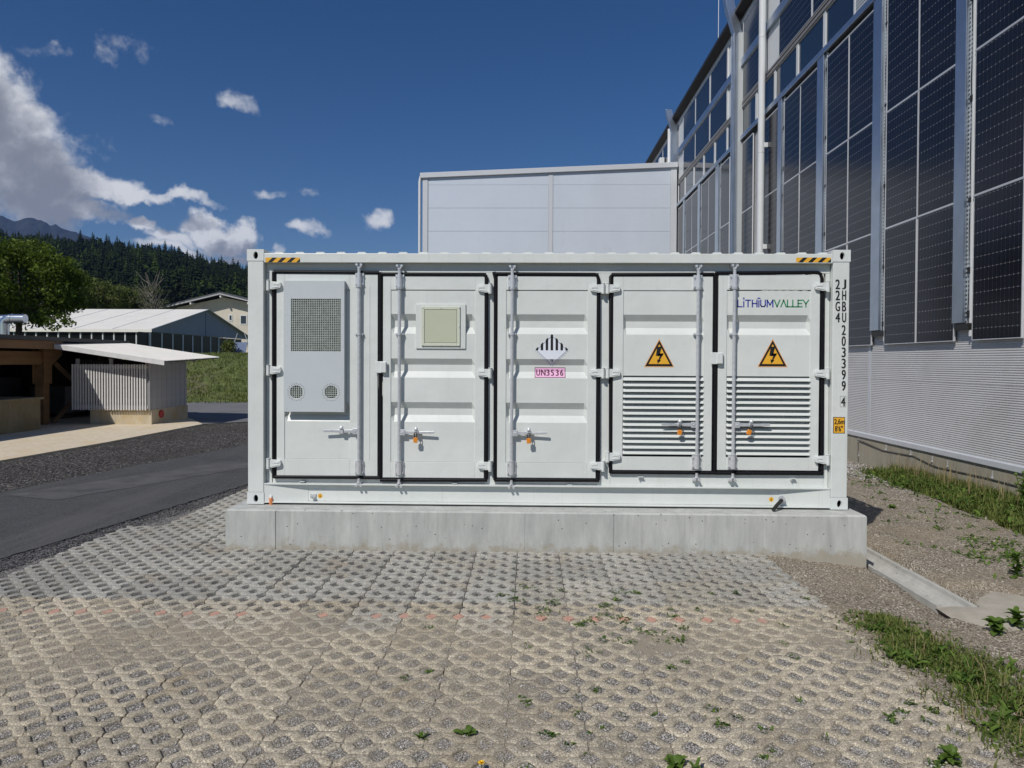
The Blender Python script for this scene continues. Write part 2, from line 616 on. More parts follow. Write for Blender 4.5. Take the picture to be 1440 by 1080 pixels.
M = {}
def paint_mat():
    m, t, b = new_mat("white_paint")
    L = t.links.new
    geo = N(t, "ShaderNodeNewGeometry")
    P = geo.outputs["Position"]
    n1 = N(t, "ShaderNodeTexNoise", i_Scale=2.3, i_Detail=6.0, i_Roughness=0.6)
    L(P, n1.inputs["Vector"])
    r = ramp_node(t, [(0.3, (0.625, 0.662, 0.640)), (0.7, (0.685, 0.712, 0.690))])
    L(n1.outputs["Fac"], r.inputs[0])
    c = r.outputs[0]
    for scl, lo_, hi_, amt, col in (((34, 34, 1.1), .56, .80, .24, (.40, .38, .33)), ((8, 8, 2.4), .58, .85, .28, (.47, .44, .37)), ((90, 90, 60), .72, .80, .35, (.30, .26, .21))):
        mp = N(t, "ShaderNodeMapping")
        mp.inputs["Scale"].default_value = scl
        L(P, mp.inputs["Vector"])
        n = N(t, "ShaderNodeTexNoise", i_Scale=1.0, i_Detail=5.0, i_Roughness=0.6)
        L(mp.outputs[0], n.inputs["Vector"])
        mr = N(t, "ShaderNodeMapRange", interpolation_type='SMOOTHSTEP')
        mr.inputs["From Min"].default_value = lo_
        mr.inputs["From Max"].default_value = hi_
        mr.inputs["To Max"].default_value = amt
        L(n.outputs["Fac"], mr.inputs["Value"])
        mx = N(t, "ShaderNodeMixRGB")
        mx.inputs[2].default_value = (*col, 1)
        L(mr.outputs[0], mx.inputs[0])
        L(c, mx.inputs[1])
        c = mx.outputs[0]
    L(c, b.inputs["Base Color"])
    rg = N(t, "ShaderNodeMapRange")
    rg.inputs["To Min"].default_value = .28
    rg.inputs["To Max"].default_value = .46
    L(n1.outputs["Fac"], rg.inputs["Value"])
    L(rg.outputs[0], b.inputs["Roughness"])
    n3 = N(t, "ShaderNodeTexNoise", i_Scale=5.0, i_Detail=2.0)
    L(P, n3.inputs["Vector"])
    bp = N(t, "ShaderNodeBump")
    bp.inputs["Distance"].default_value = .006
    L(n3.outputs["Fac"], bp.inputs["Height"])
    L(bp.outputs[0], b.inputs["Normal"])
    return m


M['white_paint'] = paint_mat()
M['white_hardware'] = plain("white_hardware", (0.66, 0.69, 0.68), rough=0.42, var=0.04, scale=20, bump=0.0006, bscale=120)
M['cabinet_grey'] = plain("cabinet_grey", (0.52, 0.565, 0.585), rough=0.45, var=0.02, scale=4)
M['galvanised'] = plain("galvanised", (0.58, 0.60, 0.63), rough=0.36, metal=0.35, var=0.14, scale=30)
M['bright_zinc'] = plain("bright_zinc", (0.72, 0.73, 0.75), rough=0.28, metal=0.45, var=0.10, scale=40)
M['rubber'] = plain("black_rubber", (0.007, 0.007, 0.009), rough=0.5, var=0.2, scale=30, spec=0.2)
M['black'] = plain("black_print", (0.009, 0.009, 0.009), rough=0.5, var=0.1)
M['dark_hole'] = plain("dark_hole", (0.012, 0.011, 0.010), rough=0.8, var=0.2)
M['yellow'] = plain("warning_yellow", (0.80, 0.42, 0.03), rough=0.45, var=0.04)
M['orange_border'] = plain("label_orange", (0.80, 0.40, 0.14), rough=0.5, var=0.04)
M['orange'] = plain("padlock_orange", (0.78, 0.27, 0.03), rough=0.4, var=0.05)
M['terracotta'] = plain("bottle_orange", (0.62, 0.21, 0.07), rough=0.35, var=0.05)
M['pink'] = plain("label_pink", (0.80, 0.44, 0.66), rough=0.45, var=0.08, scale=14)
M['maroon'] = plain("label_maroon", (0.10, 0.025, 0.06), rough=0.5, var=0.05)
M['placard_white'] = plain("placard_white", (0.74, 0.78, 0.86), rough=0.45, var=0.02)
M['beige'] = plain("hatch_beige", (0.50, 0.53, 0.40), rough=0.45, var=0.02)
M['beige_light'] = plain("hatch_rim", (0.60, 0.63, 0.52), rough=0.45, var=0.02)
M['mesh_back'] = plain("filter_back", (0.035, 0.070, 0.050), rough=0.8, var=0.7, scale=22)
M['mesh_wire'] = plain("grille_wire", (0.55, 0.60, 0.56), rough=0.4, var=0.18, scale=30)
M['logo_blue'] = plain("logo_blue", (0.05, 0.065, 0.36), rough=0.45, var=0.05)
M['logo_green'] = plain("logo_green", (0.045, 0.26, 0.115), rough=0.45, var=0.05)
M['block'] = concrete_mat("block_concrete", (0.36, 0.37, 0.355), (0.55, 0.56, 0.535), splash=-0.18)
M['gutter_concrete'] = concrete_mat("gutter_concrete", (0.36, 0.355, 0.33), (0.48, 0.475, 0.44), pores=True, streak=False)
M['apron_concrete'] = concrete_mat("apron_concrete", (0.33, 0.30, 0.245), (0.45, 0.42, 0.36), pores=False, streak=False)
M['plinth_concrete'] = concrete_mat("plinth_concrete", (0.30, 0.275, 0.215), (0.40, 0.375, 0.30), pores=False, warm=(0.36, 0.315, 0.23))
M['slab_concrete'] = concrete_mat("slab_concrete", (0.56, 0.485, 0.37), (0.74, 0.65, 0.51), pores=False, streak=False, warm=(0.60, 0.49, 0.32))
M['cream_concrete'] = concrete_mat("cream_concrete", (0.42, 0.36, 0.25), (0.58, 0.52, 0.40), pores=False, warm=(0.50, 0.36, 0.18))
M['shaded_stub_concrete'] = concrete_mat("shaded_stub_concrete", (0.20, 0.17, 0.105), (0.30, 0.26, 0.17), pores=False, warm=(0.22, 0.17, 0.09))  # darker copy of the cream concrete, shade on the stub painted in
M['paver'] = paver_mat()
M['marker_red'] = plain("marker_red", (0.50, 0.285, 0.215), rough=0.9, var=0.2, scale=40, bump=0.002, bscale=200, coords='World', dirt=((0.38, 0.31, 0.24), 6.0, 0.46, 0.2, 0.7))
GSTOPS = [(0.0, (0.06, 0.06, 0.062)), (0.35, (0.14, 0.135, 0.13)), (0.7, (0.29, 0.275, 0.255)), (0.93, (0.42, 0.40, 0.375)), (1.0, (0.66, 0.64, 0.6))]
M['bed'] = gravel_mat("joint_gravel", GSTOPS, cell=120, dust=((0.385, 0.335, 0.255), "dust"))
M['dirt'] = gravel_mat("stony_dirt", [(0.0, (0.17, 0.145, 0.11)), (0.5, (0.36, 0.31, 0.24)), (0.85, (0.52, 0.46, 0.37)), (1.0, (0.8, 0.74, 0.65))], cell=75, blot=((0.30, 0.25, 0.185), 1.5, 0.65), bump=0.012)
M['yard'] = gravel_mat("yard_gravel", [(0.0, (0.026, 0.025, 0.025)), (0.5, (0.082, 0.075, 0.070)), (0.88, (0.16, 0.145, 0.13)), (1.0, (0.42, 0.39, 0.36))], cell=32, bump=0.02, blot=((0.058, 0.05, 0.042), 0.6, 0.5))
M['edge_gravel'] = gravel_mat("edge_gravel", [(0.0, (0.045, 0.047, 0.055)), (0.5, (0.12, 0.12, 0.13)), (1.0, (0.36, 0.36, 0.36))], cell=60, bump=0.012)
M['pebble'] = plain("pebble", (0.32, 0.305, 0.285), rough=0.8, var=0.25, scale=12, island=0.75, coords='World')
M['pebble_dark'] = plain("pebble_dark", (0.085, 0.085, 0.09), rough=0.8, var=0.2, scale=12, island=0.8, coords='World')
M['pebble_tan'] = plain("pebble_tan", (0.33, 0.29, 0.24), rough=0.85, var=0.25, scale=12, island=0.6, coords='World')
def asphalt_mat():
    m, t, b = new_mat("asphalt")
    L = t.links.new
    geo = N(t, "ShaderNodeNewGeometry")
    P = geo.outputs["Position"]
    sp_ = N(t, "ShaderNodeTexNoise", i_Scale=70.0, i_Detail=4.0, i_Roughness=0.8)
    L(P, sp_.inputs["Vector"])
    r = ramp_node(t, [(0.36, (0.040, 0.041, 0.042)), (0.52, (0.078, 0.079, 0.080)), (0.62, (0.115, 0.115, 0.115)), (0.72, (0.30, 0.29, 0.28))])
    L(sp_.outputs["Fac"], r.inputs[0])
    c = r.outputs[0]
    mp = N(t, "ShaderNodeMapping")
    mp.inputs["Rotation"].default_value = (0, 0, .17)
    mp.inputs["Scale"].default_value = (2.2, .16, 1)
    L(P, mp.inputs["Vector"])
    for vec, sc_, lo_, hi_, amt, col in ((mp.outputs[0], 1.0, .48, .66, .55, (.115, .112, .108)), (P, 1.1, .50, .66, .30, (.045, .046, .048)), (P, 5.0, .56, .72, .5, (.12, .115, .105))):
        n = N(t, "ShaderNodeTexNoise", i_Scale=sc_, i_Detail=7.0, i_Roughness=0.65)
        L(vec, n.inputs["Vector"])
        mr = N(t, "ShaderNodeMapRange", interpolation_type='SMOOTHSTEP')
        mr.inputs["From Min"].default_value = lo_
        mr.inputs["From Max"].default_value = hi_
        mr.inputs["To Max"].default_value = amt
        L(n.outputs["Fac"], mr.inputs["Value"])
        mx = N(t, "ShaderNodeMixRGB")
        mx.inputs[2].default_value = (*col, 1)
        L(mr.outputs[0], mx.inputs[0])
        L(c, mx.inputs[1])
        c = mx.outputs[0]
    L(c, b.inputs["Base Color"])
    b.inputs["Roughness"].default_value = .85
    b.inputs["Specular IOR Level"].default_value = .25
    bp = N(t, "ShaderNodeBump")
    bp.inputs["Distance"].default_value = .006
    L(sp_.outputs["Fac"], bp.inputs["Height"])
    L(bp.outputs[0], b.inputs["Normal"])
    return m


M['asphalt'] = asphalt_mat()
M['patch_asphalt'] = plain("patch_asphalt", (0.088, 0.087, 0.086), rough=0.9, var=0.25, scale=3, bump=0.005, bscale=70, coords='World', dirt=((0.055, 0.056, 0.058), 2.0, 0.5, 0.15, 0.7))
M['side_asphalt'] = plain("side_asphalt", (0.155, 0.155, 0.16), rough=0.85, var=0.16, scale=0.7, bump=0.004, bscale=40, coords='World')
M['grass_ground'] = plain("grass_ground", (0.10, 0.125, 0.035), rough=0.95, var=0.45, scale=2.2, bump=0.05, bscale=6, coords='World', dirt=((0.155, 0.125, 0.085), 0.25, 0.50, 0.16, 0.7))
M['forest_floor'] = plain("forest_floor", (0.018, 0.026, 0.012), rough=0.95, var=0.3, scale=0.05, coords='World')
M['far_forest'] = plain("far_forest", (0.010, 0.015, 0.011), rough=0.95, var=0.5, scale=0.012, bump=30, bscale=0.02, coords='World')
M['conifer'] = leaf_mat("conifer_green", (0.011, 0.018, 0.008), (0.030, 0.044, 0.016), 0.12, 0.05)
M['conifer_light'] = leaf_mat("larch_green", (0.030, 0.052, 0.014), (0.062, 0.095, 0.024), 0.15, 0.05)
M['leaf_tree'] = leaf_mat("tree_leaves", (0.050, 0.080, 0.009), (0.145, 0.21, 0.020), 0.36)
M['leaf_bush'] = leaf_mat("bush_leaves", (0.065, 0.088, 0.02), (0.15, 0.18, 0.04), 0.3)
M['leaf_pale'] = leaf_mat("pale_leaves", (0.07, 0.085, 0.035), (0.13, 0.14, 0.065), 0.3)
M['grass'] = leaf_mat("grass_blades", (0.05, 0.085, 0.014), (0.23, 0.265, 0.07), 0.35)
M['weed_leaf'] = leaf_mat("weed_leaves", (0.04, 0.09, 0.014), (0.16, 0.25, 0.045), 0.35)
M['dry_grass'] = leaf_mat("dry_grass", (0.22, 0.17, 0.08), (0.38, 0.31, 0.17), 0.3)
M['dandelion'] = plain("dandelion_yellow", (0.85, 0.55, 0.01), rough=0.6, var=0.1)
M['bark'] = plain("bark", (0.06, 0.048, 0.036), rough=0.95, var=0.3, scale=6)
M['bark_pale'] = plain("pale_bark", (0.22, 0.20, 0.165), rough=0.9, var=0.3, scale=6)
M['pv'] = pv_mat()
M['alu'] = plain("aluminium_frame", (0.66, 0.67, 0.69), rough=0.42, metal=0.35, var=0.04)
M['steel_blue'] = plain("galvanised_sheet", (0.46, 0.51, 0.58), rough=0.30, metal=0.9, var=0.10, scale=2.5)
M['perforated'] = perforated_mat()
M['wall_sheet'] = plain("ribbed_wall", (0.575, 0.573, 0.572), rough=0.5, metal=0.1, var=0.07, scale=0.8, bump=0.004, bscale=1.5, dirt=((0.44, 0.43, 0.41), 0.7, 0.52, 0.2, 0.5), coords='World')
M['trim_white'] = plain("white_trim", (0.66, 0.68, 0.69), rough=0.4, var=0.04, scale=3)
M['annex_sheet'] = plain("annex_sheet", (0.61, 0.665, 0.74), rough=0.36, metal=0.15, var=0.04, scale=0.5, coords='World', bump=0.010, bscale=0.9, dirt=((0.50, 0.53, 0.57), 1.0, 0.55, 0.25, 0.5), stretch=(1.0, 1.0, .5))
M['annex_trim'] = plain("annex_trim", (0.58, 0.60, 0.63), rough=0.4, metal=0.1, var=0.03)
M['window_glass'] = glass_pane_mat("window_glass", (0.018, 0.026, 0.042))
M['tent_glass'] = plain("tent_glass", (0.008, 0.009, 0.009), rough=0.3, spec=0.12)
M['sill_brown'] = plain("sill_metal", (0.26, 0.245, 0.235), rough=0.5, metal=0.2, var=0.08)
M['soffit'] = plain("dark_soffit", (0.03, 0.026, 0.024), rough=0.8, var=0.15)
M['roof_dark'] = plain("dark_roof", (0.022, 0.021, 0.023), rough=0.5, var=0.15)
M['cable'] = plain("black_cable", (0.018, 0.017, 0.016), rough=0.5, var=0.1)
M['wire'] = plain("conductor_wire", (0.16, 0.15, 0.14), rough=0.5, metal=0.5, var=0.1)
M['timber'] = plain("larch_timber", (0.225, 0.125, 0.055), rough=0.7, var=0.25, scale=5, stretch=(1, .15, 1), bump=0.001, bscale=60)
M['timber_dark'] = plain("shaded_boards", (0.030, 0.022, 0.016), rough=0.85, var=0.3, scale=5)  # near-black wood: the shelter's inner shade is put into the colour
M['slat_white'] = plain("white_slat", (0.62, 0.61, 0.60), rough=0.65, var=0.10, scale=5)
M['slat_grey'] = plain("grey_board", (0.40, 0.40, 0.41), rough=0.7, var=0.10, scale=5)
M['roof_white'] = plain("white_corrugated", (0.70, 0.68, 0.63), rough=0.5, var=0.06, scale=2)
M['tent_white'] = plain("tent_canvas", (0.80, 0.78, 0.72), rough=0.55, var=0.05, scale=0.6)
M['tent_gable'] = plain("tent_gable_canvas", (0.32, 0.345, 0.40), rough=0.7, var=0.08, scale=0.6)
M['render_cream'] = plain("cream_render", (0.60, 0.555, 0.465), rough=0.9, var=0.10, scale=0.4, dirt=((0.34, 0.31, 0.25), 0.5, 0.55, 0.2, 0.5))
M['house_roof'] = plain("house_roof", (0.07, 0.075, 0.085), rough=0.7, var=0.15)
M['duct'] = plain("duct_metal", (0.66, 0.69, 0.73), rough=0.22, metal=0.95, var=0.06)
M['bin_grey'] = plain("bin_grey", (0.055, 0.058, 0.06), rough=0.6, var=0.2)
M['red_disc'] = plain("red_plastic", (0.40, 0.025, 0.02), rough=0.5, var=0.1)
M['tarp_blue'] = plain("blue_sheet", (0.07, 0.11, 0.21), rough=0.5, var=0.12)
M['plastic_cap'] = plain("white_cap", (0.75, 0.75, 0.74), rough=0.4, var=0.03)


# ------------------------------------------------------------------ mesh helpers
class MB:
    """collects shapes; build() links them as one mesh object"""

    def __init__(self):
        self.v, self.f, self.m = [], [], []

    def poly(self, pts, mi=0):
        k = len(self.v)
        self.v.extend(tuple(p) for p in pts)
        self.f.append(tuple(range(k, k + len(pts))))
        self.m.append(mi)

    def box(self, x0, x1, y0, y1, z0, z1, mi=0):
        k = len(self.v)
        self.v += [(x0, y0, z0), (x1, y0, z0), (x1, y1, z0), (x0, y1, z0), (x0, y0, z1), (x1, y0, z1), (x1, y1, z1), (x0, y1, z1)]
        for q in ((0, 3, 2, 1), (4, 5, 6, 7), (0, 1, 5, 4), (1, 2, 6, 5), (2, 3, 7, 6), (3, 0, 4, 7)):
            self.f.append(tuple(k + i for i in q))
            self.m.append(mi)

    def hexa(self, b, t, mi=0):
        """eight corners: bottom four and top four in the same order"""
        k = len(self.v)
        self.v += [tuple(p) for p in b] + [tuple(p) for p in t]
        for q in ((0, 3, 2, 1), (4, 5, 6, 7), (0, 1, 5, 4), (1, 2, 6, 5), (2, 3, 7, 6), (3, 0, 4, 7)):
            self.f.append(tuple(k + i for i in q))
            self.m.append(mi)

    def prism(self, pts, vec, mi=0):
        """closed outline pts swept along vec"""
        n = len(pts)
        k = len(self.v)
        self.v += [tuple(p) for p in pts] + [tuple(Vector(p) + Vector(vec)) for p in pts]
        self.f.append(tuple(range(k + n - 1, k - 1, -1)))
        self.f.append(tuple(range(k + n, k + 2 * n)))
        self.m += [mi, mi]
        for i in range(n):
            j = (i + 1) % n
            self.f.append((k + i, k + j, k + n + j, k + n + i))
            self.m.append(mi)

    def tube(self, pts, r, n=8, mi=0, cap=True):
        pts = [Vector(p) for p in pts]
        rs = r if isinstance(r, (list, tuple)) else [r] * len(pts)
        k0 = len(self.v)
        prev = None
        for i, p in enumerate(pts):
            d = (pts[min(i + 1, len(pts) - 1)] - pts[max(i - 1, 0)]).normalized()
            if prev is None:
                a = Vector((0, 0, 1)) if abs(d.z) < .9 else Vector((1, 0, 0))
                s = d.cross(a).normalized()
            else:
                s = (prev - d * prev.dot(d)).normalized()
            prev = s
            t = d.cross(s)
            for q in range(n):
                a = 2 * pi * q / n
                self.v.append(tuple(p + (s * cos(a) + t * sin(a)) * rs[i]))
        for i in range(len(pts) - 1):
            for q in range(n):
                a, b = k0 + i * n + q, k0 + i * n + (q + 1) % n
                self.f.append((a, b, b + n, a + n))
                self.m.append(mi)
        if cap:
            self.f.append(tuple(k0 + q for q in range(n - 1, -1, -1)))
            e = k0 + (len(pts) - 1) * n
            self.f.append(tuple(e + q for q in range(n)))
            self.m += [mi, mi]

    def grid(self, fn, nu, nv, mi=0):
        k = len(self.v)
        for j in range(nv + 1):
            for i in range(nu + 1):
                self.v.append(tuple(fn(i / nu, j / nv)))
        for j in range(nv):
            for i in range(nu):
                a = k + j * (nu + 1) + i
                self.f.append((a, a + 1, a + nu + 2, a + nu + 1))
                self.m.append(mi)

    def mesh(self, name, mats):
        me = bpy.data.meshes.new(name)
        me.from_pydata(self.v, [], self.f)
        for mm in (mats if isinstance(mats, (list, tuple)) else [mats]):
            me.materials.append(mm)
        if len(me.materials) > 1:
            me.polygons.foreach_set("material_index", self.m)
        me.update()
        return me

    def build(self, name, mats, parent=None, smooth=None, bevel=0.0, segs=2, fix=True, **tags):
        me = self.mesh(name, mats)
        if fix:
            bm = bmesh.new()
            bm.from_mesh(me)
            bmesh.ops.recalc_face_normals(bm, faces=bm.faces)
            bm.to_mesh(me)
            bm.free()
        return link(name, me, parent, smooth, bevel, segs, **tags)


def link(name, me, parent=None, smooth=None, bevel=0.0, segs=2, **tags):
    o = bpy.data.objects.new(name, me)
    COL.objects.link(o)
    if parent is not None:
        o.parent = parent
    if smooth:
        me.polygons.foreach_set("use_smooth", [True] * len(me.polygons))
        try:
            me.set_sharp_from_angle(angle=radians(smooth))
        except Exception:
            pass
    if bevel:
        b = o.modifiers.new("bevel", 'BEVEL')
        b.width = bevel
        b.segments = segs
        b.limit_method = 'ANGLE'
        b.angle_limit = radians(40)
    for k, v in tags.items():
        o[k] = v
    return o


def empty(name, loc, rz=0.0, **tags):
    o = bpy.data.objects.new(name, None)
    COL.objects.link(o)
    o.location = loc
    o.rotation_euler = (0, 0, rz)
    for k, v in tags.items():
        o[k] = v
    return o


def thing(o, label, cat, group=None):
    o['label'] = label
    o['category'] = cat
    if group:
        o['group'] = group
    return o


def structure(o):
    o['kind'] = 'structure'
    return o


def stuff(o, label=None):
    o['kind'] = 'stuff'
    if label:
        o['label'] = label
    return o


def dup(o, parent=None, loc=None):
    c = o.copy()
    COL.objects.link(c)
    c.parent = parent
    if loc is not None:
        c.location = loc
    for ch in list(o.children):
        dup(ch, c)
    return c


_txt = {}


def text_tris(s, bold=False):
    """triangles of a line of lettering, scaled to cap height 1, origin at the lower left"""
    if s in _txt:
        return _txt[s]
    cu = bpy.data.curves.new("lettering", 'FONT')
    cu.body = s
    cu.fill_mode = 'BOTH'
    cu.resolution_u = 4
    o = bpy.data.objects.new("lettering", cu)
    COL.objects.link(o)
    bpy.context.view_layer.update()
    me = bpy.data.meshes.new_from_object(o.evaluated_get(bpy.context.evaluated_depsgraph_get()))
    me.calc_loop_triangles()
    vs = [v.co.copy() for v in me.vertices]
    x0 = min(v.x for v in vs)
    y0 = min(v.y for v in vs)
    h = max(v.y for v in vs) - y0
    w = max(v.x for v in vs) - x0
    tr = [[((vs[i].x - x0) / h, (vs[i].y - y0) / h) for i in t.vertices] for t in me.loop_triangles]
    bpy.data.objects.remove(o)
    bpy.data.curves.remove(cu)
    bpy.data.meshes.remove(me)
    _txt[s] = (tr, w / h)
    return _txt[s]


def heavier(tris, d=.0022):
    """the same lettering shifted a little to both sides, for a bolder face"""
    return [[[(x + e, y) for x, y in t] for t in tris] for e in (-d, d)]


def put_text(s, u0, v0, u1, v1):
    """lettering fitted into a rectangle, as triangles"""
    tr, w = text_tris(s)
    return [[(u0 + x / w * (u1 - u0), v0 + y * (v1 - v0)) for x, y in t] for t in tr]


def fbm(x, y, z=0.0, o=4):
    return mnoise.fractal(Vector((x, y, z)), 0.6, 2.0, o)


# ------------------------------------------------------------------ the ground
def sheet(name, pts, z, mat, thick=0.0):
    b = MB()
    if thick:
        b.prism([(x, y, z - thick) for x, y in pts], (0, 0, thick))
    else:
        b.poly([(x, y, z) for x, y in pts])
    return structure(b.build(name, mat))


sheet("ground", [(-6000, -300), (4500, -300), (4500, 5300), (-6000, 5300)], -0.62, M['forest_floor'])
sheet("gravel_yard", [(-42, -14), (2.3, -14), (2.3, 60), (-42, 60)], -0.035, M['yard'], 0.3)


def road_near(y):
    return -6.03 + 0.1715 * y


asph = [(road_near(y) + 0.03 * mnoise.noise(Vector((0, y * 1.3, 0))) + 0.035 * mnoise.noise(Vector((3, y * 9, 0))), y) for y in [-8 + 0.06 * i for i in range(610)]]
asph += [(-2.0, 29.5), (-4.2, 22.0), (-5.4, 18.6), (-6.2, 15.4), (-6.62, 13.4), (-6.98, 12.0), (-7.36, 9.7), (-7.7, 6.0), (-8.6, 0.0), (-9.9, -8)]
sheet("asphalt_road", asph, -0.006, M['asphalt'], 0.05)
sheet("asphalt_patch", [(-6.25 + .06 * mnoise.noise(Vector((i * .7, 0, 0))) + .09 * i, 9.15 + .19 * i + .05 * mnoise.noise(Vector((0, i * .9, 0)))) for i in range(19)] + [(-7.15 + .09 * i, 9.45 + .19 * i) for i in range(18, -1, -1)], -0.002, M['patch_asphalt'])
sheet("side_road", [(-34, 22.6), (-12.5, 22.0), (-9.9, 20.15), (-8.3, 21.6), (-4.0, 22.6), (2.2, 22.6), (2.2, 31.5), (-8.8, 33.2), (-13.2, 32.6), (-16, 29.4), (-34, 28.0)], -0.020, M['side_asphalt'])
sheet("concrete_slab", [(-40, 4.0), (-10.2, 4.0), (-9.66, 12.6), (-9.48, 15.6), (-9.46, 20.2), (-10.6, 21.9), (-13, 24), (-40, 24)], 0.004, M['slab_concrete'], 0.06)

# grass bank that carries the marquee
bb = MB()


def bank(u, v):
    x = -78 + u * 84
    y = 30.2 + v * 100 if v < 2 else 0
    toe = 29.8 + 0.16 * (x + 16) if x > -16 else 29.0 - 0.05 * (x + 16)
    y = toe + (v ** 1.6) * 105
    s = max(0.0, min(1.0, (y - toe - 0.5) / 11.5))
    z = 2.2 * (s * s * (3 - 2 * s)) + max(0.0, y - toe - 12) * 0.012
    z += 0.16 * fbm(x * .35, y * .35) * min(1, s * 5)
    return (x, y, z - 0.04)


bb.grid(bank, 150, 80)
structure(bb.build("grass_bank", M['grass_ground'], smooth=180))


# stony dirt on the right, falling away to the wall
def dirt_z(x, y):
    t = max(0.0, min(1.0, (x - 2.25) / 1.0))
    far = max(0.0, min(1.0, (x - 3.6) / 3.4)) * max(0.0, min(1.0, (y - 5.0) / 9.0))
    z = -0.012 - 0.092 * t * t * (3 - 2 * t) - 0.17 * far
    z += 0.022 * fbm(x * 1.6, y * 1.6) * min(1, t * 2 + .15) + 0.009 * fbm(x * 7, y * 7, 3)
    if y > 5.55 and 3.28 < x < 3.72:
        z -= 0.16
    m = math.exp(-((x - 3.95) / 0.28) ** 2) * (0.05 if y > 5.9 else 0.05 * math.exp(-((y - 5.9) / .3) ** 2))
    if ((x - 3.78) / .62) ** 2 + ((y - 5.74) / .56) ** 2 < 1:
        return min(z, -.128)
    return z + m


db = MB()
XS = [2.18 + 0.035 * i for i in range(143)]
YS = []
_y = 1.5
while _y < 46:
    YS.append(_y)
    _y += 0.03 if _y < 8 else (0.06 if _y < 14 else 0.25)
nx = len(XS)
for y in YS:
    for x in XS:
        db.v.append((x, y, dirt_z(x, y)))
for j in range(len(YS) - 1):
    for i in range(nx - 1):
        a = j * nx + i
        db.f.append((a, a + 1, a + nx + 1, a + nx))
        db.m.append(0)
structure(db.build("dirt_ground", M['dirt'], smooth=180, fix=False))


# ------------------------------------------------------------------ grass pavers
def dusty_line(x):
    base = 5.40 if x < -3.0 else (5.18 if x < 0.1 else (5.62 if x < 1.6 else 5.5))
    return base + 0.16 * mnoise.noise(Vector((x * 2.1, 3.3, 0)))


def fill_state(x, y):
    """height of the grit in the joints and how sandy it is"""
    d = dusty_line(x) - y
    k = max(0.0, min(1.0, d / 0.22 + 0.5))
    n = fbm(x * 1.1, y * 1.3, 7.7, 4)
    n2 = fbm(x * 4.5, y * 4.5, 1.7, 3)
    mid = math.exp(-((y - 4.72) / 0.42) ** 2)
    left = max(0.0, min(1.0, (-1.2 - x) / 2.0))
    z_d = -0.0120 + 0.0055 * mid + 0.004 * left + 0.009 * max(0, n) + 0.005 * n2
    z_d = min(z_d, -0.0042 + 0.0022 * n2)
    z_c = -0.021 + 0.006 * n2
    dust = 0.46 + 0.33 * mid + 0.55 * n + 0.15 * left
    return z_c * (1 - k) + z_d * k, max(0.0, min(1.0, dust)) * k


bed = MB()
bx = [-5.6 + 0.02 * i for i in range(400)]
by = []
_y = 2.2
while _y < 14.2:
    by.append(_y)
    _y += 0.02 if _y < 7.2 else 0.08
dust = []
for y in by:
    for x in bx:
        z, d = fill_state(x, y)
        if x > 2.2 or x < road_near(y) + 0.22:
            z = min(z, -0.014) - 0.012 + 0.006 * mnoise.noise(Vector((x * 30, y * 30, 0)))
        z += 0.0016 * mnoise.noise(Vector((x * 60, y * 60, 5)))
        bed.v.append((x, y, z))
        dust.append(d)
nb = len(bx)
for j in range(len(by) - 1):
    for i in range(nb - 1):
        if bx[i] > 2.42 or bx[i] < road_near(by[j]) - 0.12:
            continue
        a = j * nb + i
        bed.f.append((a, a + 1, a + nb + 1, a + nb))
        bed.m.append(0)
bed_me = bed.mesh("paving", [M['bed']])
at = bed_me.attributes.new("dust", 'FLOAT', 'POINT')
at.data.foreach_set("value", dust)
bed_me.polygons.foreach_set("use_smooth", [True] * len(bed_me.polygons))
paving = structure(link("paving", bed_me))

HA, HB = 0.0525, 0.0600       # half sizes of the diamond cells


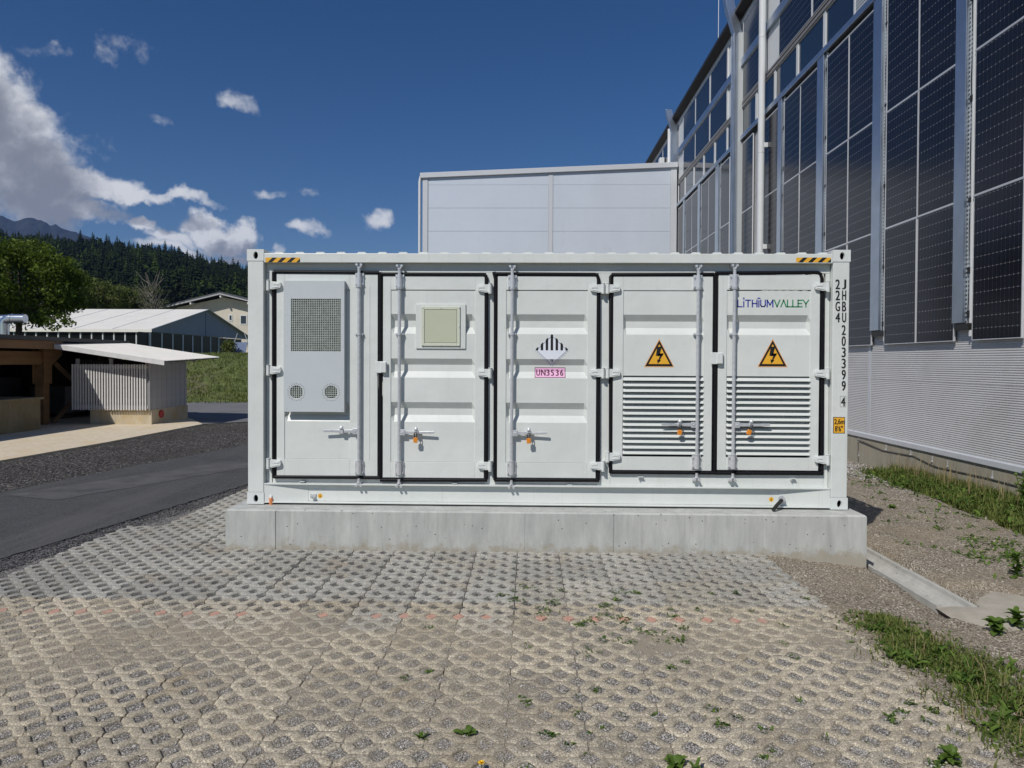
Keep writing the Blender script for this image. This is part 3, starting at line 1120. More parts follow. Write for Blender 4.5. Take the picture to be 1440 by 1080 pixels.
def paver_mesh(seed, worn=True):
    """six wavy bands; every pair of bands closes a row of diamond cells"""
    rnd = random.Random(seed)
    B1, B2 = (.0115, .0105) if worn else (.0042, .005)
    vs, fs = [], []
    for j in range(6):
        y0, y1 = 0.1 * j + 0.0012, 0.1 * j + 0.0988

        def cells(row):
            cs = [0.1, 0.3] if row % 2 == 0 else [0.0, 0.2, 0.4]
            return [(c, HA * rnd.uniform(.95, 1.07) * (1 if worn else .95), HB * rnd.uniform(.95, 1.05)) for c in cs]
        lo, hi = cells(j), cells(j + 1)
        KX = (-1.0, -.82, -.55, -.28, -.10, .10, .28, .55, .82, 1.0)

        def prof(cs, x):
            for c, a, b_ in cs:
                d = abs(x - c) / a
                if d < 1:
                    return b_ * (min(1.0, (1 - d) * 1.12) - .10 * max(0, 1 - d * 6))
            return 0.0
        xs = {0.0022, 0.3978}
        for cs in (lo, hi):
            for c, a, b_ in cs:
                for k in KX:
                    x = c + a * k
                    if 0.004 < x < 0.396:
                        xs.add(round(x, 4))
        xs = sorted(xs)
        xs = [x for i, x in enumerate(xs) if i == 0 or x - xs[i - 1] > .0012]
        rows = []
        for x in xs:
            l, h = y0 + prof(lo, x), y1 - prof(hi, x)
            sl = abs(prof(lo, x + .001) - prof(lo, x - .001)) / .002
            sh_ = abs(prof(hi, x + .001) - prof(hi, x - .001)) / .002
            el, eh = min(1.7, sqrt(1 + sl * sl)), min(1.7, sqrt(1 + sh_ * sh_))
            w = (h - l)
            q = rnd.uniform(-.0009, .0009)
            rows.append([(l, -.06), (l, -B2), (l + B1 * .34 * el, -B2 * .36), (l + min(B1 * el, w * .36), q), (h - min(B1 * eh, w * .36), q), (h - B1 * .34 * eh, -B2 * .36), (h, -B2), (h, -.06)])
        k0 = len(vs)
        for x, rr_ in zip(xs, rows):
            e = .006 if x in (xs[0], xs[-1]) else 0.0
            vs += [(x, y, z - (e if z > -.05 else 0)) for y, z in rr_]
        n = 8
        for i in range(len(xs) - 1):
            for m in range(n - 1):
                p = k0 + i * n + m
                fs.append((p, p + n, p + n + 1, p + 1))
        for i in (0, len(xs) - 1):
            ring = [k0 + i * n + m for m in range(n)]
            fs.append(tuple(ring if i == 0 else ring[::-1]))
    me = bpy.data.meshes.new("paver")
    me.from_pydata(vs, [], fs)
    bm = bmesh.new()
    bm.from_mesh(me)
    bmesh.ops.recalc_face_normals(bm, faces=bm.faces)
    bm.to_mesh(me)
    bm.free()
    me.polygons.foreach_set("use_smooth", [True] * len(me.polygons))
    try:
        me.set_sharp_from_angle(angle=radians(50))
    except Exception:
        pass
    me.materials.append(M['paver'])
    return me


paver_meshes = [paver_mesh(s) for s in range(6)]
clean_meshes = [paver_mesh(s, False) for s in range(20, 24)]
prnd = random.Random(5)
FRONT_Y = 6.86
for i in range(-14, 6):
    for j in range(-1, 20):
        x0, y0 = -0.1 + 0.4 * i, 2.4 + 0.6 * j
        cx, cy = x0 + 0.2, y0 + 0.3
        if cx < road_near(cy) + 0.36:
            continue
        if y0 > FRONT_Y + 0.05 and x0 + .4 > -2.85:
            continue
        if y0 > 12.2:
            continue
        px = 720 + F_PX * (cx / cy + YAW)
        if px < -420 or px > 1900 or (px > 480 and cy > 7.5):
            continue
        o = link("paver", paver_meshes[prnd.randrange(6)] if cy < dusty_line(cx) - .1 else clean_meshes[prnd.randrange(4)], paving)
        o.location = (x0 + prnd.uniform(-.0012, .0012), y0 + prnd.uniform(-.0012, .0012), prnd.uniform(-.0035, .0035))
        o.rotation_euler = (prnd.uniform(-.007, .007), prnd.uniform(-.007, .007), prnd.uniform(-.005, .005))
        o['dusty'] = max(0.0, min(1.0, (dusty_line(cx) - cy) / 0.5 + 0.5 + prnd.uniform(-.18, .18)))

# row of red filler stones
plug = bmesh.new()
pv = [plug.verts.new((x, y, 0)) for x, y in ((-.040, 0), (-.006, -.048), (.006, -.048), (.040, 0), (.006, .048), (-.006, .048))]
pw = [plug.verts.new((v.co.x * 1.1, v.co.y * 1.1, -.006)) for v in pv]
pz = [plug.verts.new((v.co.x, v.co.y, -.05)) for v in pw]
plug.faces.new(pv)
for i in range(6):
    k = (i + 1) % 6
    plug.faces.new((pw[i], pw[k], pv[k], pv[i]))
    plug.faces.new((pz[i], pz[k], pw[k], pw[i]))
plug_me = bpy.data.meshes.new("marker_stone")
plug.to_mesh(plug_me)
plug.free()
plug_me.materials.append(M['marker_red'])
for i in range(-23, 11):
    x = 0.1 + 0.2 * i
    if prnd.random() < .12 or x > 2.05:
        continue
    o = link("marker_stone", plug_me, paving)
    o.location = (x, 5.1, prnd.uniform(-.006, 0.001))
    o.rotation_euler = (prnd.uniform(-.05, .05), prnd.uniform(-.05, .05), prnd.uniform(-.05, .05))


def in_cell(x, y):
    for row in (math.floor(y / 0.1), math.floor(y / 0.1) + 1):
        off = 0.0 if row % 2 == 0 else 0.1
        i = round((x - off) / 0.2)
        dx, dy = abs(x - off - 0.2 * i), abs(y - 0.1 * row)
        if dx / HA + dy / HB < 0.90:
            return row != 51
    return False


ROCK = [(0.9, 0, .1), (-.95, .1, 0), (0, 1, .05), (.1, -.9, 0), (.05, 0, .75), (0, .05, -.6)]
ROCKF = [(0, 2, 4), (2, 1, 4), (1, 3, 4), (3, 0, 4), (2, 0, 5), (1, 2, 5), (3, 1, 5), (0, 3, 5)]


def stones(spots, name, mat, parent=None):
    """spots: (x, y, z, size)"""
    vs, fs = [], []
    r = random.Random(len(spots))
    for (x, y, z, s) in spots:
        a = r.uniform(0, 6.28)
        sx, sy, sz = s * r.uniform(.6, 1.3), s * r.uniform(.6, 1.2), s * r.uniform(.5, .95)
        ca, sa = cos(a), sin(a)
        k = len(vs)
        tx, ty = r.uniform(-.4, .4), r.uniform(-.4, .4)
        for (px, py, pz) in ROCK:
            px, py, pz = px * sx * r.uniform(.8, 1.2), py * sy * r.uniform(.8, 1.2), pz * sz
            vs.append((x + px * ca - py * sa, y + px * sa + py * ca, z + pz + tx * px + ty * py))
        fs += [(k + a0, k + b0, k + c0) for a0, b0, c0 in ROCKF]
    me = bpy.data.meshes.new(name)
    me.from_pydata(vs, [], fs)
    me.materials.append(mat)
    return stuff(link(name, me, parent))


rr = random.Random(3)
sp_l, sp_d = [], []
while len(sp_l) + len(sp_d) < 70000:
    y = 3.0 + 4.2 * rr.random() ** 1.5
    x = rr.uniform(-0.80, 0.66) * y
    if x > 2.25 or x < road_near(y) + .3 or y > 6.84 or not in_cell(x, y):
        continue
    z, d = fill_state(x, y)
    if rr.random() < d * 0.75:
        continue
    s = rr.uniform(.0022, .0058) * (1.25 if rr.random() < .15 else 1)
    clean = y > dusty_line(x)
    (sp_d if (clean and rr.random() < .8) else sp_l).append((x, y, z + s * .35, s))
stones(sp_l, "gravel", M['pebble'], paving)
stones(sp_d, "gravel", M['pebble_dark'], paving)
# loose grit on top of the stones
sp = []
while len(sp) < 15000:
    y = 3.0 + 4.0 * rr.random() ** 1.4
    x = rr.uniform(-.8, .66) * y
    if x > 2.25 or x < road_near(y) + .3 or fbm(x * 1.1, y * 1.3, 7.7, 4) + rr.uniform(-.5, .3) < 0:
        continue
    sp.append((x, y, .0012, rr.uniform(.0012, .0038)))
stones(sp, "grit", M['pebble'], paving)
# gravel strip along the road
sp = []
while len(sp) < 9000:
    y = 5.6 + 9 * rr.random() ** 1.6
    x = road_near(y) + rr.uniform(0.0, .34)
    sp.append((x, y, -.020 + rr.uniform(0, .008), rr.uniform(.005, .014)))
stones(sp, "roadside_gravel", M['pebble_dark'])
# stones on the far verge of the road
sp = []
while len(sp) < 9000:
    y = 8.5 + 10.5 * rr.random() ** 1.3
    a, b2 = -9.55 + (0.02 * (y - 12)), -7.36 + 0.19 * (y - 9.7)
    x = rr.uniform(a, b2)
    sp.append((x, y, -.03, rr.uniform(.006, .019)))
stones(sp, "verge_gravel", M['pebble_dark'])
# stones lying in the dirt
sp = []
while len(sp) < 26000:
    y = 3.2 + 13 * rr.random() ** 1.9
    x = rr.uniform(2.32, 7.0)
    if 3.3 < x < 3.7 and y > 5.5:
        continue
    big = rr.random()
    s = rr.uniform(.003, .008) if big < .93 else rr.uniform(.008, .018)
    if fbm(x * 1.2, y * 1.2, 9) < rr.uniform(-.7, .5):
        continue
    sp.append((x, y, dirt_z(x, y) + s * .2, s))
stones(sp, "dirt_stones", M['pebble_tan'])
sp = [(rr.gauss(6.3, .5), rr.gauss(14.5, 1.3), 0, rr.uniform(.008, .026)) for _ in range(3500)]
stones([(x, y, dirt_z(x, y) + .006, s) for x, y, z, s in sp if x < 7.05], "pale_gravel", M['pebble'])

# ------------------------------------------------------------------ concrete block
BX0, BX1, BY0, BY1, BZ = -2.985, 3.275, 6.86, 9.85, 0.388
blk = MB()
joints = [BX0 + (389 - 317) / 900.0 * 6.26, BX0 + (742 - 317) / 900.0 * 6.26, BX0 + (867 - 317) / 900.0 * 6.26]
out = [(BX0, BY1), (BX0, BY0)]
for jx, wj, dj in zip(joints, (.006, .003, .006), (.007, .003, .007)):
    out += [(jx - wj, BY0), (jx - wj, BY0 + dj), (jx + wj, BY0 + dj), (jx + wj, BY0)]
out += [(BX1, BY0), (BX1, BY1)]
blk.prism([(x, y, -0.5) for x, y in out], (0, 0, BZ + .5 - .014))
ci = .014
blk.hexa([(BX0, BY0, BZ - ci), (BX1, BY0, BZ - ci), (BX1, BY1, BZ - ci), (BX0, BY1, BZ - ci)],
         [(BX0 + ci, BY0 + ci, BZ), (BX1 - ci, BY0 + ci, BZ), (BX1 - ci, BY1 - ci, BZ), (BX0 + ci, BY1 - ci, BZ)])
o = blk.build("concrete_block", M['block'], fix=True)
thing(o, "long grey cast concrete block that the white container stands on", "foundation")

# ------------------------------------------------------------------ drain channel
gut = empty("drain_channel", (3.505, 5.8, -0.115))
thing(gut, "half-round concrete drain channel in the dirt beside the concrete block", "drain channel")


def gutter_mesh(length):
    b = MB()
    prof = [(-.165, 0), (-.135, .004)]
    for k in range(11):
        a = pi + pi * k / 10
        prof.append((.125 * cos(a), .105 * sin(a) - .0))
    prof += [(.135, .004), (.165, 0), (.165, -.15), (-.165, -.15)]
    b.prism([(x, 0, z) for x, z in prof], (0, length, 0))
    return b.mesh("channel_piece", M['gutter_concrete'])


gm = gutter_mesh(0.992)
bmq = bmesh.new()
bmq.from_mesh(gm)
bmesh.ops.recalc_face_normals(bmq, faces=bmq.faces)
bmq.to_mesh(gm)
bmq.free()
for k in range(4):
    o = link("channel_piece", gm, gut)
    o.location = (0.004 * (k % 2), k * 1.0, -0.012 * k)
    o.rotation_euler = (0, 0, .004 * (-1) ** k)
ap = MB()
edge = [(3.32, 5.5), (3.42, 5.36), (3.62, 5.28), (3.85, 5.34), (4.06, 5.52), (4.25, 5.85), (4.32, 6.2), (4.1, 6.28), (3.86, 6.08), (3.72, 5.92), (3.70, 5.82), (3.33, 5.80)]
nE = len(edge)
cxa, cya = 3.72, 5.66
ring_pts = [(x, y, -.134) for x, y in edge]
ap.v.append((cxa, cya, -.112))
inner = [(cxa + (x - cxa) * .72, cya + (y - cya) * .72, -.112 + .008 * mnoise.noise(Vector((x * 4, y * 4, 0)))) for x, y in edge]
ap.v += inner + ring_pts
for i in range(nE):
    k = (i + 1) % nE
    ap.f.append((0, 1 + i, 1 + k))
    ap.f.append((1 + i, 1 + nE + i, 1 + nE + k, 1 + k))
    ap.m += [0, 0]
structure(ap.build("concrete_apron", M['apron_concrete'], smooth=60))

# ------------------------------------------------------------------ the container
CX, CY, CZ = -2.8636, 7.0920, 0.3953
W, H, D = 6.058, 2.591, 2.438
box = empty("battery_container", (CX, CY, CZ))
thing(box, "white steel battery storage container with five front doors, standing on a concrete block", "container")


def face(px, py, d=0.0):
    p = on_y(px, py, CY + d)
    return p.x - CX, p.z - CZ


def fu(px, d=0.0, py=530):
    return face(px, py, d)[0]


def fv(py, d=0.0, px=770):
    return face(px, py, d)[1]


WP = M['white_paint']
JD, FD, PD, RD = 0.070, 0.045, 0.053, 0.044     # depths: jamb plane, door frame, door skin, depth of a rib


def castings():
    b = MB()
    w, h, d = 0.172, 0.118, 0.162
    # body with a pocket: front plate with an oval opening
    hu, hv = w * .52, h * .48

    def oval(k, n=16, s=1.0):
        a = 2 * pi * k / n
        return hu + .024 * cos(a) * s, hv + (.038 if True else 0) * sin(a) * s
    n = 16
    outer = []
    for k in range(n):
        a = 2 * pi * k / n
        c, s = cos(a), sin(a)
        t = 1 / max(abs(c), abs(s))
        outer.append((w / 2 + c * t * w / 2, h / 2 + s * t * h / 2))
    for k in range(n):
        j = (k + 1) % n
        o0, o1, i0, i1 = outer[k], outer[j], oval(k), oval(j)
        b.poly([(o0[0], 0, o0[1]), (o1[0], 0, o1[1]), (i1[0], 0, i1[1]), (i0[0], 0, i0[1])])
        b.poly([(i0[0], 0, i0[1]), (i1[0], 0, i1[1]), (i1[0], .03, i1[1]), (i0[0], .03, i0[1])])
        b.poly([(o0[0], 0, o0[1]), (o1[0], 0, o1[1]), (o1[0], d, o1[1]), (o0[0], d, o0[1])])
    b.poly([(x, d, z) for x, z in outer])
    # inside of the pocket
    b.poly([(.02, .1, .015), (w - .02, .1, .015), (w - .02, .1, h - .015), (.02, .1, h - .015)], 1)
    return b


cb = castings()
c0 = cb.build("corner_casting", [M['white_hardware'], M['dark_hole']], box, fix=False, bevel=.006)
c0.location = (0, 0, H - .118)
for (x, z) in ((W - .172, H - .118), (0, 0), (W - .172, 0)):
    dup(c0, box, (x, 0, z))
for x in (0, W - .172):
    for z in (0, H - .118):
        o = dup(c0, box, (x + .172, D, z))
        o.rotation_euler = (0, 0, pi)

for x0, x1 in ((.006, .168), (W - .168, W - .006)):
    b = MB()
    b.box(x0, x1, .005, .16, .118, H - .118)
    b.build("corner_post", WP, box, bevel=.008)
    b = MB()
    b.box(x0, x1, D - .16, D - .005, .118, H - .118)
    b.build("corner_post", WP, box, bevel=.008)
b = MB()
b.box(.172, W - .172, .004, .075, fv(369.6), fv(356.4))
b.build("top_rail", WP, box, bevel=.005)
# header and jambs behind the doors
hd = MB()
zt, zs = fv(369.6) + .02, fv(683.5, .0)
jx = [.172, fu(382.5, JD), fu(687.5, JD), fu(692.5, JD), fu(845, JD), fu(856, JD), fu(1159.5, JD), W - .172]
zd_t, zd_b = fv(385, JD), fv(672, JD)
hd.box(jx[0], jx[-1], JD, JD + .05, fv(384, JD), zt)
hd.box(jx[0], jx[1], JD, JD + .05, zs, fv(384, JD) - .001)
hd.box(fu(683, JD), fu(697, JD), JD, JD + .05, zs, fv(384, JD) - .001)
hd.box(fu(841, JD), fu(859, JD), JD, JD + .05, zs, fv(384, JD) - .001)
hd.box(jx[6], jx[7], JD, JD + .05, zs, fv(384, JD) - .001)
hd.build("door_frame", WP, box, bevel=.003)
b = MB()
b.box(jx[1] + .002, jx[6] - .002, JD + .012, JD + .05, zs, fv(671, JD))
b.box(fu(859, JD) + .001, jx[6] - .002, JD, JD + .011, zs, fv(665, JD))
b.build("sill_plate", WP, box, bevel=.003)
# lower side rail: flanges proud, web recessed, tapering out to the corner posts
rail_t, rail_b = fv(683.4), fv(707.5)
lr = MB()
lr.box(.172, W - .172, .004, JD + .05, rail_t - .012, rail_t)
lr.box(.172, W - .172, .004, .06, .012, .024)
ul, ur = fu(431), fu(1100)
lr.box(ul, ur, .062, .075, .024, rail_t - .012)
lr.hexa([(.172, .008, .024), (ul - .001, .060, .024), (ul - .001, .08, .024), (.172, .08, .024)], [(.172, .008, rail_t - .012), (ul - .001, .060, rail_t - .012), (ul - .001, .08, rail_t - .012), (.172, .08, rail_t - .012)])
lr.hexa([(ur + .001, .060, .024), (W - .172, .008, .024), (W - .172, .08, .024), (ur + .001, .08, .024)], [(ur + .001, .060, rail_t - .012), (W - .172, .008, rail_t - .012), (W - .172, .08, rail_t - .012), (ur + .001, .08, rail_t - .012)])
lr.build("bottom_rail", WP, box, bevel=.002)


# shell: roof with cross ribs, ribbed ends and back, floor
def ribbed(n, pitch, depth):
    pts = []
    for k in range(n):
        a = k * pitch
        pts += [(a, 0), (a + pitch * .34, 0), (a + pitch * .5, depth), (a + pitch * .84, depth)]
    return pts


rf = MB()
prof = [(x + .17, H - .062 + (.043 if d else 0)) for x, d in ribbed(27, .2115, 1)]
for (xa, za), (xb, zb) in zip(prof[:-1], prof[1:]):
    rf.poly([(xa, .05, za), (xb, .05, zb), (xb, D - .05, zb), (xa, D - .05, za)])
    rf.poly([(xa, .05, H - .12), (xb, .05, H - .12), (xb, .05, zb), (xa, .05, za)])
rf.build("roof", WP, box, fix=False)
sh = MB()
for sx in (0.03, W - .03):
    pr = [(.16 + y, (sx + (.036 if d else 0) * (1 if sx < 1 else -1))) for y, d in ribbed(8, .262, 1)]
    for (ya, xa), (yb, xb) in zip(pr[:-1], pr[1:]):
        sh.poly([(xa, ya, .118), (xb, yb, .118), (xb, yb, H - .1), (xa, ya, H - .1)])
    sh.box(min(sx, sx), sx + .02 * (1 if sx < 1 else -1), .16, D - .16, 0.0, .118)
    sh.box(min(sx, sx), sx + .02 * (1 if sx < 1 else -1), .16, D - .16, H - .1, H - .02)
sh.box(.17, W - .17, D - .06, D - .03, 0.02, H - .02)
sh.box(.17, W - .17, .10, D - .07, .03, .06)
sh.build("side_wall", WP, box)

# ---- doors
RIBS = [(442.1, 451.3, 460.6, 470.0), (505.0, 513.7, 523.0, 532.0), (566.6, 575.7, 585.0, 594.6)]


def profile(ribs):
    bp = []
    for (a, b_, c, d) in ribs:
        bp += [(fv(a, PD), PD), (fv(b_, PD), PD + RD), (fv(c, PD), PD + RD), (fv(d, PD), PD)]
    return bp            # from the top down


def depth_at(v, bp):
    for (va, da), (vb, db_) in zip(bp[:-1], bp[1:]):
        if va >= v >= vb:
            return da + (db_ - da) * (va - v) / (va - vb) if va > vb else da
    return PD


def decal(name, layers, bp, mats, parent, d0=None, lift=.0012):
    """flat print: convex pieces laid on a skin; layers = [(material index, [polygon, ...]), ...]"""
    b = MB()
    cuts = sorted([v for v, _ in bp]) if bp else []
    for li, (mi, polys) in enumerate(layers):
        for P in polys:
            pieces = [P]
            for c in cuts:
                nxt = []
                for Q in pieces:
                    for sgn in (1, -1):
                        R = []
                        for i in range(len(Q)):
                            a, e = Q[i], Q[(i + 1) % len(Q)]
                            da, de = (a[1] - c) * sgn, (e[1] - c) * sgn
                            if da >= 0:
                                R.append(a)
                            if da * de < -1e-14:
                                t = da / (da - de)
                                R.append((a[0] + (e[0] - a[0]) * t, a[1] + (e[1] - a[1]) * t))
                        if len(R) >= 3 and max(q[1] for q in R) - min(q[1] for q in R) > 1e-6:
                            nxt.append(R)
                pieces = nxt
            for Q in pieces:
                b.poly([(u, (depth_at(v, bp) if bp else d0) - lift * (li + 1), v) for u, v in Q], mi)
    return b.build(name, mats, parent, fix=False)


HINGE = {}


def hinge(door, px_barrel, py, side):
    """side +1: the leaf reaches to the right of the barrel, -1 to the left"""
    if side not in HINGE:
        b = MB()
        b.tube([(0, .012, -.048), (0, .012, .048)], .0155, 10)
        b.tube([(0, .012, -.054), (0, .012, -.049)], .019, 10)
        b.tube([(0, .012, .049), (0, .012, .054)], .019, 10)
        s = side
        ol = [(s * .012, -.040), (s * .045, -.042), (s * .122, -.026), (s * .128, 0), (s * .122, .030), (s * .045, .040), (s * .012, .040)]
        b.prism([(x, .012, z) for x, z in ol], (0, .034, 0))
        b.prism([(s * .03, .0075, -.028), (s * .075, .0075, -.026), (s * .11, .0075, -.016), (s * .07, .0075, -.006)], (0, .006, 0))
        b.prism([(s * .05, .0075, .004), (s * .112, .0075, .002), (s * .112, .0075, .018), (s * .06, .0075, .026)], (0, .006, 0))
        b.box(min(0, -s * .02), max(0, -s * .02), .012, .075, -.05, .05)
        HINGE[side] = b.build("hinge", M['white_hardware'], door, bevel=.004)
        h = HINGE[side]
    else:
        h = dup(HINGE[side], door)
    u, v = face(px_barrel, py, .01)
    h.location = (u, 0.0, v)
    return h


BARPARTS = {}


def lock_bar(door, px, py_t, py_b, handle_dir, handle_py, cam_t, cam_b, mid_py=470):
    BD = FD - .034
    u, vt = face(px, py_t, BD)
    vb = fv(py_b, BD, px)
    b = MB()
    b.tube([(u, BD, vb), (u, BD, vt)], .0165, 14)
    b.build("locking_bar", M['galvanised'], door, smooth=40)
    vct, vcb = fv(cam_t, .02, px), fv(cam_b, .02, px)
    if 'guide' not in BARPARTS:
        g = MB()
        g.box(-.044, .044, .020, .034, -.068, .068)
        g.tube([(0, 0, -.066), (0, 0, .066)], .0235, 14)
        g.tube([(0, 0, -.080), (0, 0, -.070)], .027, 14)
        for sx in (-1, 1):
            for sz in (-1, 1):
                g.tube([(sx * .035, .006, sz * .045), (sx * .035, .022, sz * .045)], .0085, 6)
        gm_ = g.build("bar_guide", M['bright_zinc'], door, smooth=40)
        BARPARTS['guide'] = gm_
        r = MB()
        r.tube([(0, 0, -.012), (0, 0, .012)], .022, 14)
        r.box(-.042, .042, .014, .034, -.010, .010)
        for sx in (-1, 1):
            r.tube([(sx * .034, .004, 0), (sx * .034, .016, 0)], .0075, 6)
        BARPARTS['ring'] = r.build("bar_ring", M['galvanised'], door, smooth=40)
        k = MB()
        k.tube([(0, 0, -.03), (0, 0, .004)], .0135, 10)
        k.tube([(0, 0, .004), (0, 0, .016)], .019, 10)
        for sx in (-1, 1):
            k.tube([(sx * .010, 0, .012), (sx * .022, -.004, .036)], .010, 8)
            k.tube([(sx * .023, -.018, .040), (sx * .023, .045, .040)], .0125, 8)
        k.box(-.034, .034, .040, .052, .022, .060)
        BARPARTS['cam'] = k.build("bar_cam", M['bright_zinc'], door, smooth=40)
        first = True
    else:
        first = False
    for kind, vv in (('guide', fv(py_t + 17, BD, px)), ('ring', fv(mid_py, BD, px)), ('cam', vct), ('guide', fv(py_b - 10, BD, px)), ('cam', vcb)):
        src = BARPARTS[kind]
        if not src.get('placed'):
            src['placed'] = 1
            o = src
        else:
            o = dup(src, door)
        o.location = (u, BD, vv)
        if kind == 'cam' and vv == vcb:
            o.rotation_euler = (0, pi, 0)
            o.scale = (1, 1, 1)
        if kind == 'guide' and vv < H / 2:
            o.rotation_euler = (0, pi, 0)
    # handle
    s = handle_dir
    hb = MB()
    hb.box(min(s * .012, s * .062), max(s * .012, s * .062), -.014, .010, -.030, .030)
    hb.tube([(s * .036, -.018, 0), (s * .036, -.012, 0)], .010, 8)
    hb.hexa([(s * .06, -.008, -.017), (s * .20, -.010, -.013), (s * .20, .004, -.013), (s * .06, .006, -.017)],
            [(s * .06, -.008, .018), (s * .20, -.010, .013), (s * .20, .004, .013), (s * .06, .006, .018)])
    hb.hexa([(s * .20, -.010, -.013), (s * .36, -.022, -.007), (s * .36, -.010, -.007), (s * .20, .004, -.013)],
            [(s * .20, -.010, .012), (s * .36, -.022, .017), (s * .36, -.010, .017), (s * .20, .004, .012)])
    h = hb.build("handle", M['galvanised'], door, bevel=.003)
    h.location = (u, BD, fv(handle_py, BD, px))
    cb_ = MB()
    c = s * .175
    cb_.box(c - .046, c + .036, .008, .032, -.010, .014)
    cb_.box(c - .019, c + .019, -.020, .018, -.024, .026)
    dome = [(.019 * sin(pi * q / 8), .019 * cos(pi * q / 8)) for q in range(5)]
    cb_.tube([(c, -.012, .026), (c, -.012, .044), (c, -.012, .056)], [.021, .019, .010], 10)
    cb_.tube([(c - .02, .02, .0), (c - .02, .034, .0)], .012, 8)
    k = cb_.build("handle_catch", M['bright_zinc'], door, smooth=35, bevel=.002)
    k.location = h.location
    return Vector((u + c, BD - .012, fv(handle_py, BD, px)))


def frame_ring(b, u0, u1, v0, v1, wl, wr, wt, wb, d0, d1):
    b.box(u0, u0 + wl, d0, d1, v0, v1)
    b.box(u1 - wr, u1, d0, d1, v0, v1)
    b.box(u0 + wl, u1 - wr, d0, d1, v1 - wt, v1)
    b.box(u0 + wl, u1 - wr, d0, d1, v0, v0 + wb)


def gasket(door, lines):
    b = MB()
    for pts in lines:
        b.tube([(u, FD + .003, v) for u, v in pts], .0185, 8)
    return b.build("gasket", M['rubber'], door, smooth=60)


def skin(door, xa, xb, y_top, y_bot, ribs, taper=5.0, name="door_panel"):
    """pressed sheet with trapezoid ribs, closed by sloping ends"""
    bp = profile(ribs)
    ua, ub = fu(xa, PD), fu(xb, PD)
    s = fu(xa + taper, PD) - ua
    us = [ua, ua + s, ub - s, ub]
    vs = [(fv(y_top, PD), PD)] + bp + [(fv(y_bot, PD), PD)]
    b = MB()
    for (va, da), (vb, db_) in zip(vs[:-1], vs[1:]):
        cols = [(us[0], PD, PD), (us[1], da, db_), (us[2], da, db_), (us[3], PD, PD)]
        for (p, pa, pb), (q, qa, qb) in zip(cols[:-1], cols[1:]):
            b.poly([(p, pa, va), (q, qa, va), (q, qb, vb), (p, pb, vb)])
    b.build(name, WP, door)
    return vs


def make_door(spec):
    x0, x1, y0, y1 = spec['frame']
    u0, u1 = fu(x0, FD), fu(x1, FD)
    v1, v0 = fv(y0, FD, (x0 + x1) / 2), fv(y1, FD, (x0 + x1) / 2)
    ix0, ix1, iy0, iy1 = spec['inner']
    a0, a1, b1, b0 = fu(ix0, FD), fu(ix1, FD), fv(iy0, FD), fv(iy1, FD)
    b = MB()
    frame_ring(b, u0, u1, v0, v1, a0 - u0, u1 - a1, v1 - b1, b0 - v0, FD, FD + .045)
    d = b.build("door", WP, box, bevel=.003)
    return d


DOORS = [
    dict(frame=(389, 531, 385.0, 669.5), inner=(400, 492, 408, 648)),
    dict(frame=(538.5, 681, 388.0, 672.0), inner=(549.5, 668, 408, 651)),
    dict(frame=(699.5, 838.5, 388.3, 672.0), inner=(711.5, 826, 408, 651)),
    dict(frame=(862, 1001.5, 388.5, 661.5), inner=(876, 989, 408, 641)),
    dict(frame=(1009.5, 1152, 386.5, 661.5), inner=(1021.5, 1139, 407, 641)),
]
doors = [make_door(s) for s in DOORS]
LBL = ["door with a grey air conditioner and two fan openings", "door with a beige inspection hatch", "door with a black and white diamond placard and a pink number label",
       "louvred door with a yellow lightning triangle, no lettering", "louvred door with blue and green lettering over a yellow triangle"]
for d, l in zip(doors, LBL):
    d['label'] = l

# gaskets: each door keeps the seal round its own edge
g = FD + .003


def pt(px, py):
    return face(px, py, g)


gasket(doors[0], [[pt(385.2, 672), pt(385.2, 382)], [pt(385.2, 382.2), pt(533, 383.5)], [pt(385.2, 670.5), pt(534, 671.5)], [pt(534.3, 383), pt(535.2, 388), pt(534.9, 672)]])
gasket(doors[1], [[pt(536, 385.6), pt(680, 386), pt(683.2, 388), pt(684.3, 393), pt(684, 674)], [pt(534.5, 675), pt(685, 675.2)]])
gasket(doors[2], [[pt(694.5, 382.5), pt(697, 393), pt(696.2, 675)], [pt(695, 385.2), pt(837, 386), pt(840, 388), pt(841.8, 393), pt(841.2, 675)], [pt(695, 675), pt(842.5, 675.4)]])
gasket(doors[3], [[pt(858.6, 665), pt(858.9, 389), pt(861, 386), pt(1004, 385.8)], [pt(857.5, 664), pt(1005, 665)], [pt(1005, 384), pt(1006.6, 392), pt(1005, 666)]])
gasket(doors[4], [[pt(1006, 384.2), pt(1150, 383.2), pt(1153.5, 385), pt(1156, 393), pt(1155.6, 666)], [pt(1005, 665.2), pt(1157, 665.8)]])

# anti-rack plates over the two seams
for px, py, di in ((536, 516.5, 0), (1008.5, 504, 3)):
    u, v = face(px, py, .02)
    b = MB()
    b.box(-.064, .058, .012, .024, -.058, .060)
    b.box(-.004, .052, .000, .011, -.052, .055)
    o = b.build("overlap_plate", M['white_hardware'], doors[di], bevel=.004)
    o.location = (u, 0, v)

# hinges
for py in (401.0, 520.5, 651.8):
    hinge(doors[0], 377.0, py, 1)
for py in (405.5, 524.5, 655.5):
    hinge(doors[1], 689.0, py, -1)
    hinge(doors[2], 848.0, py, -1)
for py in (405.5, 524.5, 642.5):
    hinge(doors[3], 854.6, py, 1)
for py in (403.0, 525.5, 646.8):
    hinge(doors[4], 1164.6, py, -1)

